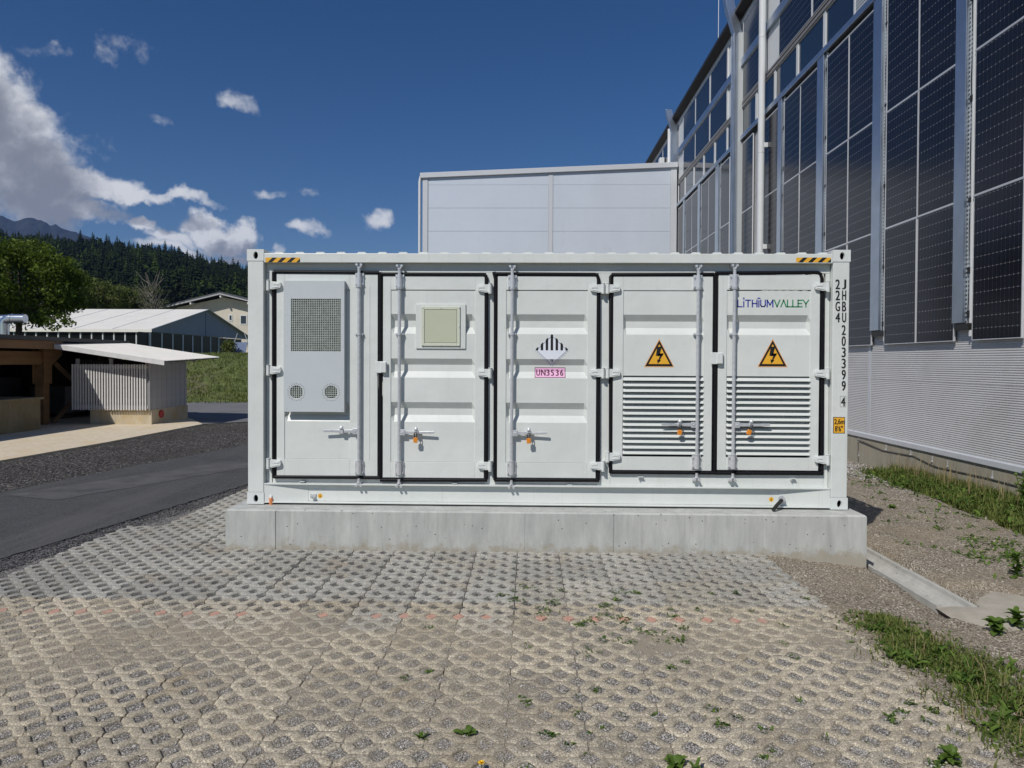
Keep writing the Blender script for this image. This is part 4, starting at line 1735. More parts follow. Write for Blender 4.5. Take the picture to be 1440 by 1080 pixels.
locks = []
locks.append(lock_bar(doors[0], 505.0, 376, 668, -1, 606.5, 378.0, 677.0))
locks.append(lock_bar(doors[1], 561.8, 378, 669, 1, 608.0, 379.5, 678.0))
locks.append(lock_bar(doors[2], 720.5, 379, 669, 1, 609.0, 380.5, 679.5))
locks.append(lock_bar(doors[3], 982.3, 379, 660, -1, 597.5, 380.0, 669.5))
locks.append(lock_bar(doors[4], 1033.3, 378, 660, 1, 597.5, 379.0, 670.0))

# door skins
skin(doors[0], 399, 493, 409, 647.5, [RIBS[2]])
bp2 = profile(RIBS)
skin(doors[1], 548.8, 668.5, 409, 650.5, RIBS)
skin(doors[2], 710.8, 826.6, 409, 650.5, RIBS)
for di, xa, xb in ((3, 875.2, 989.8), (4, 1020.8, 1139.8)):
    skin(doors[di], xa, xb, 408.5, 527.6, [RIBS[0]])
    ua, ub = fu(xa, PD), fu(xb, PD)
    b = MB()
    b.box(ua, ub, .115, .12, fv(641, PD), fv(527.6, PD))
    b.build("louvre_back", M['dark_hole'], doors[di])
    b = MB()
    b.box(ua + .002, ua + .006, PD - .004, .114, fv(641, PD), fv(527.8, PD))
    b.box(ub - .006, ub - .002, PD - .004, .114, fv(641, PD), fv(527.8, PD))
    b.build("louvre_cheek", WP, doors[di])
    sl = MB()
    pitch = 0.0572
    sl.prism([(ua + .007, .088, .020), (ua + .007, .032, -.018), (ua + .007, .030, -.026), (ua + .007, .0345, -.027), (ua + .007, .092, .016)], (ub - ua - .014, 0, 0))
    s0 = sl.build("louvre_slat", WP, doors[di])
    vtop = fv(527.6, PD) - .023
    s0.location = (0, 0, vtop)
    for k in range(1, 14):
        dup(s0, doors[di], (0, 0, vtop - k * pitch))
# fine bead on the flat part of the first door
b = MB()
b.box(fu(518.5, FD), fu(520, FD), FD - .003, FD + .001, fv(648, FD), fv(402, FD))
b.build("weld_bead", WP, doors[0])
# drip lips under the doors
for px, py, di in ((426.5, 677.6, 0), (640, 680.2, 1), (801, 682.2, 2), (900.5, 670.8, 3), (1114, 673.3, 4)):
    u, v = face(px, py, JD)
    b = MB()
    b.box(-.024, .024, .028, .072, .004, .009)
    b.box(-.024, -.020, .028, .072, -.012, .0035)
    o = b.build("stop_lug", M['white_hardware'], box)
    o.location = (u, 0, v)

# ---- air conditioner on the first door
ac = MB()
ax0, ax1, ay0, ay1 = fu(399.5, 0), fu(484.5, 0), fv(581.2, 0), fv(395.8, 0)
AF = FD - .060
gx0, gx1, gz0, gz1 = fu(409, AF), fu(479.3, AF), fv(495.6, AF), fv(421, AF)
xs = [ax0, gx0, gx1, ax1]
zs_ = [ay0, gz0, gz1, ay1]
fans = [(fu(416.8, AF), fv(553.4, AF)), (fu(465.6, AF), fv(553.4, AF))]
FR = .069
# front sheet: above, beside and below the grille
ac.box(ax0, ax1, AF, AF + .004, gz1, ay1)
ac.box(ax0, gx0, AF, AF + .004, gz0, gz1)
ac.box(gx1, ax1, AF, AF + .004, gz0, gz1)
zf0, zf1 = fans[0][1] - FR - .02, fans[0][1] + FR + .02
ac.box(ax0, ax1, AF, AF + .004, zf1, gz0)
ac.box(ax0, ax1, AF, AF + .004, ay0, zf0)
xm = (fans[0][0] + fans[1][0]) / 2
for (fx, fz), xl, xr in ((fans[0], ax0, xm), (fans[1], xm, ax1)):
    angs = [2 * pi * k / 24 for k in range(24)] + [atan2(zz - fz, xx - fx) % (2 * pi) for xx in (xl, xr) for zz in (zf0, zf1)]
    angs = sorted(angs)
    n = len(angs)
    for k in range(n):
        def outp(a):
            c, s = cos(a), sin(a)
            tx = ((xr - fx) / c if c > 1e-9 else ((xl - fx) / c if c < -1e-9 else 1e9))
            tz = ((zf1 - fz) / s if s > 1e-9 else ((zf0 - fz) / s if s < -1e-9 else 1e9))
            t = min(tx, tz)
            return fx + c * t, fz + s * t
        a, e = angs[k], angs[(k + 1) % n]
        p0, p1 = outp(a), outp(e)
        ac.poly([(fx + FR * cos(a), AF, fz + FR * sin(a)), (fx + FR * cos(e), AF, fz + FR * sin(e)), (p1[0], AF, p1[1]), (p0[0], AF, p0[1])])
ac.box(ax0, ax0 + .003, AF + .004, FD - .001, ay0, ay1)
ac.box(ax1 - .003, ax1, AF + .004, FD - .001, ay0, ay1)
ac.box(ax0 + .003, ax1 - .003, AF + .004, FD - .001, ay1 - .003, ay1)
ac.box(ax0 + .003, ax1 - .003, AF + .004, FD - .001, ay0, ay0 + .003)
acb = ac.build("air_conditioner", M['cabinet_grey'], box, label="flat grey cabinet with a square grille and two round fan openings")
b = MB()
b.box(ax0 + .004, ax1 - .004, AF + .034, AF + .037, ay0 + .01, ay1 - .01)
b.build("filter_back", M['mesh_back'], acb)
gr = MB()
nv, nh = 27, 30
for k in range(nv + 1):
    x = gx0 + (gx1 - gx0) * k / nv
    gr.box(x - .0019, x + .0019, AF + .001, AF + .006, gz0, gz1)
for k in range(nh + 1):
    z = gz0 + (gz1 - gz0) * k / nh
    gr.box(gx0, gx1, AF + .0062, AF + .011, z - .0024, z + .0024)
gr.build("grille", M['mesh_wire'], acb)
fg0 = None
for (fx, fz) in fans:
    if fg0 is None:
        fg = MB()
        for k in range(-3, 4):
            off = k * .0215
            ln = sqrt(max(0, FR * FR - off * off))
            fg.box(off - .0022, off + .0022, .002, .006, -ln, ln)
            fg.box(-ln, ln, .0062, .010, off - .0024, off + .0024)
        fg.tube([(FR * cos(2 * pi * k / 24), .004, FR * sin(2 * pi * k / 24)) for k in range(25)], .003, 6)
        fg0 = fg.build("fan_grille", M['mesh_wire'], acb)
        o = fg0
        tk = MB()
        for k in range(28):
            a = 2 * pi * k / 28
            r = .083 + .006 * (k % 2)
            tk.box(r * cos(a) - .003, r * cos(a) + .003, -.0012, .0005, r * sin(a) - .003, r * sin(a) + .003)
        t0 = tk.build("vent_holes", M['dark_hole'], acb)
        t0['kind'] = 'stuff'
        t0.location = (fx, AF, fz)
    else:
        o = dup(fg0, acb)
        t1 = dup(t0, acb, (fx, AF, fz))
    o.location = (fx, AF, fz)
sc = MB()
for px, py in ((402.5, 443), (402.5, 488), (402.5, 532), (402.5, 577), (482, 443), (482, 488), (482, 533), (482, 577), (441, 397.5), (441, 579.5)):
    u, v = fu(px, AF), fv(py, AF)
    sc.tube([(u, AF - .002, v), (u, AF, v)], .005, 8)
sc.build("screws", M['galvanised'], acb)

# ---- hatch on the second door
hx = MB()
h0, h1, k0, k1 = fu(584.6, FD), fu(654.6, FD), fv(491, FD), fv(428, FD)
hx.box(h0, h1, FD - .007, PD + .0005, k0, k1)
hb = hx.build("hatch_plate", WP, doors[1], bevel=.003)
r0, r1, q0, q1 = fu(592.4, .03), fu(646.6, .03), fv(487.2, .03), fv(431.6, .03)
b = MB()
frame_ring(b, r0, r1, q0, q1, .030, .030, .030, .030, FD - .021, FD - .0075)
b.build("hatch_frame", M['beige_light'], doors[1], bevel=.003)
b = MB()
b.box(r0 + .034, r1 - .034, FD - .018, FD - .0075, q0 + .034, q1 - .034)
b.build("hatch_lid", M['beige'], doors[1], bevel=.002)
b = MB()
for fx in (0.026, .5, .974):
    for fz in (.026, .5, .974):
        if fx == .5 and fz == .5:
            continue
        x, z = r0 + (r1 - r0) * fx, q0 + (q1 - q0) * fz
        b.tube([(x, FD - .026, z), (x, FD - .020, z)], .007, 8)
b.build("hatch_screws", M['white_hardware'], doors[1])


# ---- signs
def P3(px, py):
    return face(px, py, PD)


def clip_half(P, f):
    R = []
    for i in range(len(P)):
        a, e = P[i], P[(i + 1) % len(P)]
        da, de = f(a), f(e)
        if da >= 0:
            R.append(a)
        if da * de < 0:
            t = da / (da - de)
            R.append((a[0] + (e[0] - a[0]) * t, a[1] + (e[1] - a[1]) * t))
    return R


cu_, cv_ = P3(776, 492.6)
hw, hh = fu(800.2, PD) - cu_, P3(776, 469.6)[1] - cv_
dia = [(cu_ - hw, cv_), (cu_, cv_ - hh), (cu_ + hw, cv_), (cu_, cv_ + hh)]
stripes = []
for k in range(7):
    c = cu_ + (k - 3) * hw * .285
    s = [(c - hw * .072, cv_), (c + hw * .072, cv_), (c + hw * .072, cv_ + hh), (c - hw * .072, cv_ + hh)]
    for sg in (1, -1):
        s = clip_half(s, lambda p: 1 - (p[0] - cu_) * sg / hw - (p[1] - cv_) / hh)
    if len(s) >= 3:
        stripes.append(s)


def ring_quads(pts_o, pts_i):
    n = len(pts_o)
    return [[pts_o[i], pts_o[(i + 1) % n], pts_i[(i + 1) % n], pts_i[i]] for i in range(n)]


def scaled(pts, c, k):
    return [(c[0] + (x - c[0]) * k, c[1] + (y - c[1]) * k) for x, y in pts]


border = ring_quads(scaled(dia, (cu_, cv_), .90), scaled(dia, (cu_, cv_), .87))
dashes = []
for i in (0, 1):
    a, e = dia[i], dia[i + 1]
    for k in range(9):
        t0_, t1_ = (k + .2) / 9, (k + .55) / 9
        p, q = [(a[0] + (e[0] - a[0]) * t, a[1] + (e[1] - a[1]) * t) for t in (t0_, t1_)]
        dashes.append([p, q, (q[0] + (cu_ - q[0]) * .03, q[1] + (cv_ - q[1]) * .03), (p[0] + (cu_ - p[0]) * .03, p[1] + (cv_ - p[1]) * .03)])
nine = put_text("9", cu_ - .013, cv_ - hh * .76, cu_ + .013, cv_ - hh * .54)
decal("hazard_placard", [(0, [dia]), (1, stripes + border + dashes), (1, nine)], bp2, [M['placard_white'], M['black']], doors[2])
ua_, va_ = P3(752, 531.2)
ub_, vb_ = P3(795.4, 516.8)
rect = [(ua_, va_), (ub_, va_), (ub_, vb_), (ua_, vb_)]
ctr = ((ua_ + ub_) / 2, (va_ + vb_) / 2)
inn = [(ua_ + .006, va_ + .006), (ub_ - .006, va_ + .006), (ub_ - .006, vb_ - .006), (ua_ + .006, vb_ - .006)]
tx = []
for s_, a, e in (("U", .055, .165), ("N", .21, .345), ("3", .385, .475), ("5", .53, .62), ("3", .685, .775), ("6", .83, .925)):
    tx += put_text(s_, ua_ + (ub_ - ua_) * a, va_ + .021, ua_ + (ub_ - ua_) * e, vb_ - .022)
decal("number_label", [(0, [rect]), (1, [inn])] + [(0, q) for q in heavier(tx, .0025)], bp2, [M['maroon'], M['pink']], doors[2])


def triangle_sign(px, door):
    uc, vbot = P3(px, 516.2)
    vt = P3(px, 476.4)[1]
    hwid = fu(px + 21.3, PD) - fu(px, PD)
    c = (uc, vbot + (vt - vbot) * .36)
    tri = [(uc - hwid, vbot), (uc + hwid, vbot), (uc, vt)]
    hgt = vt - vbot

    def q(x, y):
        return (uc + x * hwid, vbot + y * hgt)
    bolt = [[q(-.14, .72), q(.16, .72), q(.06, .50), q(-.22, .40)], [q(-.22, .40), q(.06, .50), q(.09, .45), q(-.02, .385)], [q(-.10, .47), q(.29, .49), q(.22, .40), q(-.04, .40)],
            [q(.06, .44), q(.29, .49), q(.02, .22), q(-.05, .25)], [q(-.14, .27), q(.12, .24), q(-.10, .12)]]
    corner = ring_quads(scaled(tri, c, .93), scaled(tri, c, .72))
    decal("warning_triangle", [(0, [tri]), (1, [scaled(tri, c, .92)]), (2, [scaled(tri, c, .70)]), (1, bolt)], None, [M['orange_border'], M['black'], M['yellow']], door, d0=PD)


triangle_sign(926.8, doors[3])
triangle_sign(1086.2, doors[4])


# lettering in strokes
def strokes(word, u0, v0, h, sw, gap):
    G = {'L': (.62, [((0, 1), (0, 0), (.62, 0))]), 'i': (.0, [((0, 0), (0, .78)), ((0, 1.18), (0, 1.34))]), 'T': (.74, [((0, 1), (.74, 1)), ((.37, 1), (.37, 0))]),
         'H': (.70, [((0, 0), (0, 1)), ((.70, 0), (.70, 1)), ((0, .5), (.70, .5))]), 'I': (.0, [((0, 0), (0, .92))]), 'm': (.46, [((0, 1.30), (.46, 1.30))]),
         'U': (.70, [((0, 1), (0, .25), (.16, .04), (.54, .04), (.70, .25), (.70, 1))]), 'M': (.86, [((0, 0), (0, 1), (.43, .28), (.86, 1), (.86, 0))]),
         'V': (.80, [((0, 1), (.40, 0), (.80, 1))]), 'A': (.80, [((0, 0), (.40, 1), (.80, 0))]), 'E': (.60, [((.60, 1), (0, 1), (0, 0), (.60, 0)), ((0, .5), (.52, .5))]),
         'Y': (.80, [((0, 1), (.40, .45), (.80, 1)), ((.40, .45), (.40, 0))])}
    out = []
    x = u0
    for ch in word:
        if ch == 'm':
            w, st = G['m']
            xx = x - gap - w / 2 * h
            for pl in st:
                for a, e in zip(pl[:-1], pl[1:]):
                    out.append([(xx + a[0] * h, v0 + a[1] * h - sw / 2), (xx + e[0] * h, v0 + e[1] * h - sw / 2), (xx + e[0] * h, v0 + e[1] * h + sw / 2), (xx + a[0] * h, v0 + a[1] * h + sw / 2)])
            continue
        w, st = G[ch]
        for pl in st:
            for a, e in zip(pl[:-1], pl[1:]):
                d = Vector((e[0] - a[0], e[1] - a[1])).normalized()
                n = Vector((-d.y, d.x)) * (sw / 2 / h)
                d = d * (sw / 2 / h)
                q = [(a[0] - d.x + n.x, a[1] - d.y + n.y), (a[0] - d.x - n.x, a[1] - d.y - n.y), (e[0] + d.x - n.x, e[1] + d.y - n.y), (e[0] + d.x + n.x, e[1] + d.y + n.y)]
                out.append([(x + p[0] * h, v0 + p[1] * h) for p in q])
        x += w * h + gap
    return out, x - gap


def fit(word, px0, px1, pya, pyb, sw):
    ua, va = P3(px0, pyb)
    ub, vb = P3(px1, pya)
    h = vb - va
    gap = .02
    for _ in range(30):
        _o, xe = strokes(word, ua, va, h, sw, gap)
        gap += (ub - xe) / (len(word) + 1)
    return strokes(word, ua, va, h, sw, gap)[0]


decal("lettering", [(0, fit("LiTHImUM", 1037.5, 1086.8, 422.3, 431.3, .0125))], None, [M['logo_blue']], doors[4], d0=PD)
decal("lettering", [(0, fit("VALLEY", 1089, 1137, 422.3, 431.3, .0125))], None, [M['logo_green']], doors[4], d0=PD)

# codes on the right corner post
PF = .005


def post_text(items, name):
    tris = []
    for s_, xa, xb, ya, yb in items:
        u0_, v0_ = face(xa, yb, PF)
        u1_, v1_ = face(xb, ya, PF)
        tris += put_text(s_, u0_, v0_, u1_, v1_)
    return tris


items = []
for k, ch in enumerate("JHBU"):
    y = 393.0 + k * 15.55
    items.append((ch, 1184.2, 1189.6, y, y + 13.6))
for k, ch in enumerate("203399"):
    y = 457.2 + k * 15.7
    items.append((ch, 1183.6, 1189.0, y, y + 13.6))
items.append(("4", 1182.6, 1188.4, 558.6, 571.0))
for k, ch in enumerate("22G4"):
    y = 393.0 + k * 15.55
    items.append((ch, 1174.9, 1180.9, y, y + 13.4))
tris = post_text(items, "code")
u0_, v0_ = face(1181.3, 572.3, PF)
u1_, v1_ = face(1189.8, 557.0, PF)
t_ = .0022
o4 = [(u0_, v0_), (u1_, v0_), (u1_, v1_), (u0_, v1_)]
i4 = [(u0_ + t_, v0_ + t_), (u1_ - t_, v0_ + t_), (u1_ - t_, v1_ - t_), (u0_ + t_, v1_ - t_)]
decal("code_lettering", [(0, tris + ring_quads(o4, i4))] + [(0, q) for q in heavier(tris)], None, [M['black']], box, d0=PF)
u0_, v0_ = face(1171.3, 609.4, PF)
u1_, v1_ = face(1188.2, 586.5, PF)
inn = [(u0_ + .006, v0_ + .006), (u1_ - .006, v0_ + .006), (u1_ - .006, v1_ - .006), (u0_ + .006, v1_ - .006)]
wq, hq = u1_ - u0_, v1_ - v0_
t1 = put_text("2,6m", u0_ + wq * .10, v0_ + hq * .52, u1_ - wq * .06, v0_ + hq * .88) + put_text("8'6\"", u0_ + wq * .16, v0_ + hq * .12, u1_ - wq * .2, v0_ + hq * .46)
decal("height_label", [(0, [[(u0_, v0_), (u1_, v0_), (u1_, v1_), (u0_, v1_)]]), (1, [inn])] + [(0, q) for q in heavier(t1, .0015)], None, [M['black'], M['yellow']], box, d0=PF)
# hazard stripes on the top rail
for xa, xb in ((373.4, 421.8), (1119.5, 1168.4)):
    ua_, vb_ = face(xa, 362.2, .004)
    ub_, va_ = face(xb, 368.9, .004)
    rect = [(ua_, va_), (ub_, va_), (ub_, vb_), (ua_, vb_)]
    bars = []
    hgt = vb_ - va_
    p_ = (ub_ - ua_) / 3.62
    for k in range(5):
        s = ua_ + .022 + k * p_
        q = [(s, va_), (s + p_ * .45, va_), (s + p_ * .45 + hgt * 1.05, vb_), (s + hgt * 1.05, vb_)]
        q = clip_half(q, lambda p: p[0] - ua_)
        if len(q) > 2:
            q = clip_half(q, lambda p: ub_ - p[0])
        if len(q) > 2:
            bars.append(q)
    decal("hazard_stripe", [(0, [rect]), (1, bars)], None, [M['yellow'], M['black']], box, d0=.004)
# earthing studs, stickers and the cable gland on the lower rail
for px, py in ((450.2, 697.3), (1084.5, 702.3)):
    u, v = face(px, py, .062)
    disc = [(u + .024 * cos(2 * pi * k / 18), v + .024 * sin(2 * pi * k / 18)) for k in range(18)]
    sy = [[(u - .002, v - .002), (u + .002, v - .002), (u + .002, v + .015), (u - .002, v + .015)]]
    for k, w_ in enumerate((.013, .009, .005)):
        sy.append([(u - w_, v - .004 - k * .005), (u + w_, v - .004 - k * .005), (u + w_, v - .002 - k * .005), (u - w_, v - .002 - k * .005)])
    decal("earth_sticker", [(0, [disc]), (1, sy)], None, [M['yellow'], M['black']], box, d0=.062)
u, v = face(440.5, 697.5, .06)
b = MB()
b.box(u - .032, u + .030, .052, .0615, v - .014, v + .022)
b.tube([(u - .006, .0, v), (u - .006, .055, v)], .0085, 8)
b.tube([(u - .006, .022, v), (u - .006, .036, v)], .017, 6)
b.tube([(u + .016, .01, v - .006), (u + .016, .055, v - .006)], .007, 8)
b.build("earth_stud", M['bright_zinc'], box)
u, v = face(1099.5, 702.5, .02)
b = MB()
b.tube([(u + .01, .075, v + .012), (u, .02, v + .005)], .026, 10)
b.tube([(u + .003, .035, v + .007), (u - .012, -.01, v + .0)], [.033, .033], 10)
b.build("cable_gland", M['galvanised'], box)
b = MB()
b.tube([(u - .012, -.01, v), (u - .05, -.045, v - .022), (u - .085, -.075, v - .042), (u - .115, -.10, v - .066), (u - .135, -.115, v - .075)], .0185, 8)
b.build("cable_end", M['cable'], box, smooth=60)

# padlocks hang on four of the five handles
pad_lbl = ["orange padlock hanging on the handle of the door with the beige hatch", "orange padlock hanging on the handle below the diamond placard and pink label",
           "orange padlock on the handle of the louvred door without lettering", "orange padlock on the handle of the louvred door under the blue and green lettering"]
pl0 = None
for lk, lb, tilt in zip(locks[1:], pad_lbl, (0.04, 0.0, 0.06, 0.35)):
    if pl0 is None:
        pl0 = empty("padlock", (0, 0, 0))
        b = MB()
        b.box(-.021, .021, -.013, .013, -.104, -.052)
        b.build("lock_body", M['orange'], pl0, bevel=.004)
        b = MB()
        b.tube([(-.012, 0, -.052)] + [(.012 * cos(pi - pi * k / 8), 0, -.012 + .012 * sin(pi * k / 8)) for k in range(9)] + [(.012, 0, -.052)], .0042, 8)
        b.build("shackle", M['black'], pl0, smooth=60)
        p = pl0
    else:
        p = dup(pl0)
    p.location = (CX + lk.x, CY + lk.y - .022, CZ + lk.z + .004)
    p.rotation_euler = (0.06, tilt, 0.1)
    thing(p, lb, "padlock", "orange padlocks on the container doors")

# small bottle on the block
bt = empty("bottle", (0, 0, 0))
pb = on_z(381.2, 709.5, BZ)
bt.location = (pb.x, pb.y, BZ)
thing(bt, "small orange bottle with a white cap on the concrete block's left end", "bottle")
b = MB()
b.tube([(0, 0, 0), (0, 0, .062), (0, 0, .07)], [.0195, .0195, .015], 14)
b.build("bottle_body", M['terracotta'], bt, smooth=40)
b = MB()
b.tube([(0, 0, .070), (0, 0, .092), (0, 0, .098)], [.0125, .0115, .007], 12)
b.build("cap", M['plastic_cap'], bt, smooth=40)

# ------------------------------------------------------------------ warehouse with the solar facade
WX = 7.1
wh = empty("warehouse", (WX, 5.0, 0.0))
thing(wh, "tall grey warehouse whose side wall is covered with dark solar panels", "warehouse")
OY = -5.0


def wbox(b, x0, x1, y0, y1, z0, z1, mi=0):
    b.box(x0, x1, y0 + OY, y1 + OY, z0, z1, mi)


# ribbed metal sheets, one per storey of cladding
Y0, Y1 = 3.2, 62.0
seams = [0.405, 1.53, 2.65, 3.77, 4.9, 6.0, 7.1, 8.2, 9.25]
for za, zb in zip(seams[:-1], seams[1:]):
    b = MB()
    n = max(1, int((zb - za - .008) / .036))
    p = (zb - za - .008) / n
    pr = [(-0.004, za)]
    for k in range(n):
        z = za + .004 + k * p
        pr += [(0.0, z), (-.0055, z + p * .3), (-.0055, z + p * .6), (0.0, z + p * .95)]
    pr.append((.012, zb - .006))
    pr.append((.012, zb))
    for (xa, z0_), (xb, z1_) in zip(pr[:-1], pr[1:]):
        b.poly([(xa, Y1 + OY, z0_), (xa, Y0 + OY, z0_), (xb, Y0 + OY, z1_), (xb, Y1 + OY, z1_)])
    b.build("wall_sheet", M['wall_sheet'], wh, fix=False)
b = MB()
wbox(b, .02, 14.0, Y0, Y1, 0.29, 13.4)
wbox(b, 0.0, .019, Y0, Y1, 9.25, 13.55)
b.build("wall", M['wall_sheet'], wh)
b = MB()
wbox(b, -.010, 14.0, Y0 - .02, Y1, -.7, .283)
b.build("plinth", M['plinth_concrete'], wh)
b = MB()
b.prism([(-.040, Y0 + OY, .298), (-.032, Y0 + OY, .285), (.03, Y0 + OY, .291), (.03, Y0 + OY, .404), (-.024, Y0 + OY, .400), (-.040, Y0 + OY, .378)], (0, Y1 - Y0, 0))
b.build("base_rail", M['annex_trim'], wh)
b = MB()
wbox(b, -.016, -.0095, 14.75, 14.87, .404, 2.26)
wbox(b, -.016, -.0095, 27.0, 27.12, .404, 2.26)
b.build("wall_trim", M['annex_trim'], wh)

# solar panels
PW, PH = 1.134, 2.278


def panel_mesh(wy, hz, turned=False):
    b = MB()
    b.box(-.072, -.045, .012, wy - .012, .012, hz - .012)
    me = b.mesh("solar_panel", [M['pv']])
    b = MB()
    for (a0, a1, c0_, c1) in ((0, .014, 0, hz), (wy - .014, wy, 0, hz), (.014, wy - .014, 0, .014), (.014, wy - .014, hz - .014, hz)):
        b.box(-.076, -.042, a0, a1, c0_, c1)
    fr = b.mesh("panel_frame", [M['alu']])
    return me, fr


pm = panel_mesh(PW, PH)
pl = panel_mesh(PH, PW)


def panel(y, z, me):
    o = link("solar_panel", me[0], wh)
    o.location = (0, y + OY, z)
    o.rotation_euler = (0, prnd.uniform(-.004, .004), prnd.uniform(-.0035, .0035))
    f = link("panel_frame", me[1], o)
    return o


rows = [2.23, 2.23 + 2.288, 2.23 + 4.576]
cols = [10.22, 11.83, 12.985, 14.64, 15.80, 17.45, 18.60, 20.20, 22.44, 25.02, 26.80, 27.95, 29.62, 30.77, 32.42]
for y in cols:
    for z in rows:
        panel(y, z, pm)
upper = [10.85, 13.2, 15.55, 17.92, 21.3, 25.48, 27.92, 30.3, 35.2, 37.6, 40.0]
for y in upper:
    panel(y, 10.52, pl)
    panel(y, 11.97, pl)
# bright rails between the rows
for y0, y1 in ((10.22, 11.36), (11.83, 14.12), (14.64, 16.94), (17.45, 19.74), (20.20, 21.34), (22.44, 23.58), (25.02, 26.16), (26.80, 29.09), (29.62, 31.91), (32.42, 33.5)):
    for z in rows[1:] + [rows[2] + PH + .008]:
        b = MB()
        wbox(b, -.079, -.073, y0, y1, z - .017, z + .012)
        b.build("panel_rail", M['alu'], wh)

# flat posts and perforated carrier strips
for (ya, yb, yc) in ((11.54, 11.82, 11.43), (14.27, 14.62, 14.15), (17.06, 17.43, 16.96), (19.86, 20.14, 19.75), (26.36, 26.78, 26.18), (29.2, 29.55, 29.1), (32.05, 32.35, 31.95)):
    b = MB()
    wbox(b, -.115, -.045, ya, yb, 2.52, 9.22)
    b.build("post", M['steel_blue'], wh, bevel=.006)
    b = MB()
    wbox(b, -.058, -.03, yc, ya - .004, 2.50, 9.22)
    b.build("perforated_strip", M['perforated'], wh)
    b = MB()
    wbox(b, -.075, -.035, yc - .028, yc - .002, 2.3, 9.2)
    b.build("edge_strip", M['trim_white'], wh)
    b = MB()
    r = random.Random(int(ya * 10))
    z = 2.6
    while z < 9.0:
        wbox(b, -.082, -.056, yc - .02, yc + .05, z, z + r.uniform(.05, .12))
        z += r.choice((1.14, .7, 1.6, 1.14))
    b.tube([(-.066, yc + .02 + OY + .02 * sin(k * 1.7), 2.42 + k * .33) for k in range(21)], .008, 5)
    wbox(b, -.10, -.04, yc - .03, yb - .05, 2.40, 2.51)
    b.build("cable_clips", M['cable'], wh)
# horizontal beams
for (y0, y1, z0, z1) in ((9.9, 23.75, 9.235, 9.38), (24.15, 33.75, 9.235, 9.38), (9.9, 23.75, 11.66, 11.92), (24.15, 33.75, 11.66, 11.92), (34.8, 44, 11.66, 11.92)):
    b = MB()
    wbox(b, -.125, -.02, y0, y1, z0, z1)
    b.build("beam", M['steel_blue'], wh, bevel=.006)
b = MB()
wbox(b, -.03, 0.0, 3.3, 33.7, 9.09, 9.232)
b.build("shadow_gap", M['dark_hole'], wh)
# ribbon of windows
panes = [(15.66, 17.12), (17.26, 18.83), (18.97, 20.53), (20.67, 22.18), (22.34, 23.78), (24.2, 25.44), (25.58, 27.12), (27.26, 28.82), (28.96, 30.52), (30.66, 32.22), (32.36, 33.7)]
for ya, yb in panes:
    b = MB()
    wbox(b, -.022, -.012, ya, yb, 9.385, 10.30)
    w_ = b.build("window", M['window_glass'], wh)
    b = MB()
    wbox(b, -.05, -.008, yb, yb + .07, 9.382, 10.305)
    wbox(b, -.05, -.008, ya - .069, ya, 9.382, 10.305)
    wbox(b, -.045, -.008, ya, yb, 9.382, 9.41)
    wbox(b, -.045, -.008, ya, yb, 10.285, 10.305)
    b.build("window_frame", M['trim_white'], w_)
b = MB()
wbox(b, -.04, -.01, 10.0, 15.58, 9.385, 10.30)
b.build("perforated_sheet", M['perforated'], wh)
for (z0, z1, dx) in ((10.31, 10.36, .075), (10.375, 10.42, .06), (10.435, 10.49, .075)):
    b = MB()
    wbox(b, -dx, -.004, 9.9, 23.75, z0, z1)
    wbox(b, -dx, -.004, 24.15, 33.75, z0, z1)
    b.build("sill", M['sill_brown'], wh)
ft = []
for y in (13.165, 15.52, 17.88, 23.62, 25.42, 27.82, 30.24, 32.64):
    ft.append((-.07, -.035, y - .05, y + .02, 10.52, 11.655))
    ft.append((-.07, -.035, y - .05, y + .02, 11.93, 13.12))
ft.append((-.075, -.03, 9.9, 23.75, 13.13, 13.21))
ft.append((-.075, -.03, 24.15, 33.75, 13.13, 13.21))
for q in ft:
    b = MB()
    wbox(b, *q)
    b.build("facade_trim", M['trim_white'], wh)
cl_ = []
for ya, yb in ((20.26, 21.28), (32.72, 33.7), (23.62, 23.76), (24.2, 25.40)):
    cl_.append((-.03, -.004, ya, yb, 10.52, 11.65))
    cl_.append((-.03, -.004, ya, yb, 11.93, 13.12))
cl_.append((-.03, -.004, 24.2, 25.0, .41, 9.2))
cl_.append((-.06, -.004, 21.36, 21.46, .41, 9.2))
for q in cl_:
    b = MB()
    wbox(b, *q)
    b.build("cladding_panel", M['trim_white'], wh)


# galvanised frame legs that lean out past the eave
def leg(ya, yb, z0, zt=14.6):
    b = MB()
    pr = [(-.30, z0), (-.30, 12.85), (-.56, 13.7), (-.56 - .178 * (zt - 13.7), zt), (-.26 - .168 * (zt - 13.65), zt), (-.26, 13.65), (-.02, 12.8), (-.02, z0)]
    b.prism([(x, ya + OY, z) for x, z in pr], (0, yb - ya, 0))
    b.box(-.33, -.301, ya + OY + .03, ya + OY + .07, z0, 12.84)
    b.box(-.33, -.301, yb + OY - .07, yb + OY - .03, z0, 12.84)
    return b.build("frame_leg", M['steel_blue'], wh, bevel=.008)


leg(23.80, 24.10, .0)
leg(34.0, 34.25, 11.0, 13.95)
b = MB()
wbox(b, -.20, -.03, 23.66, 23.785, .41, 12.8)
b.build("perforated_strip", M['perforated'], wh)
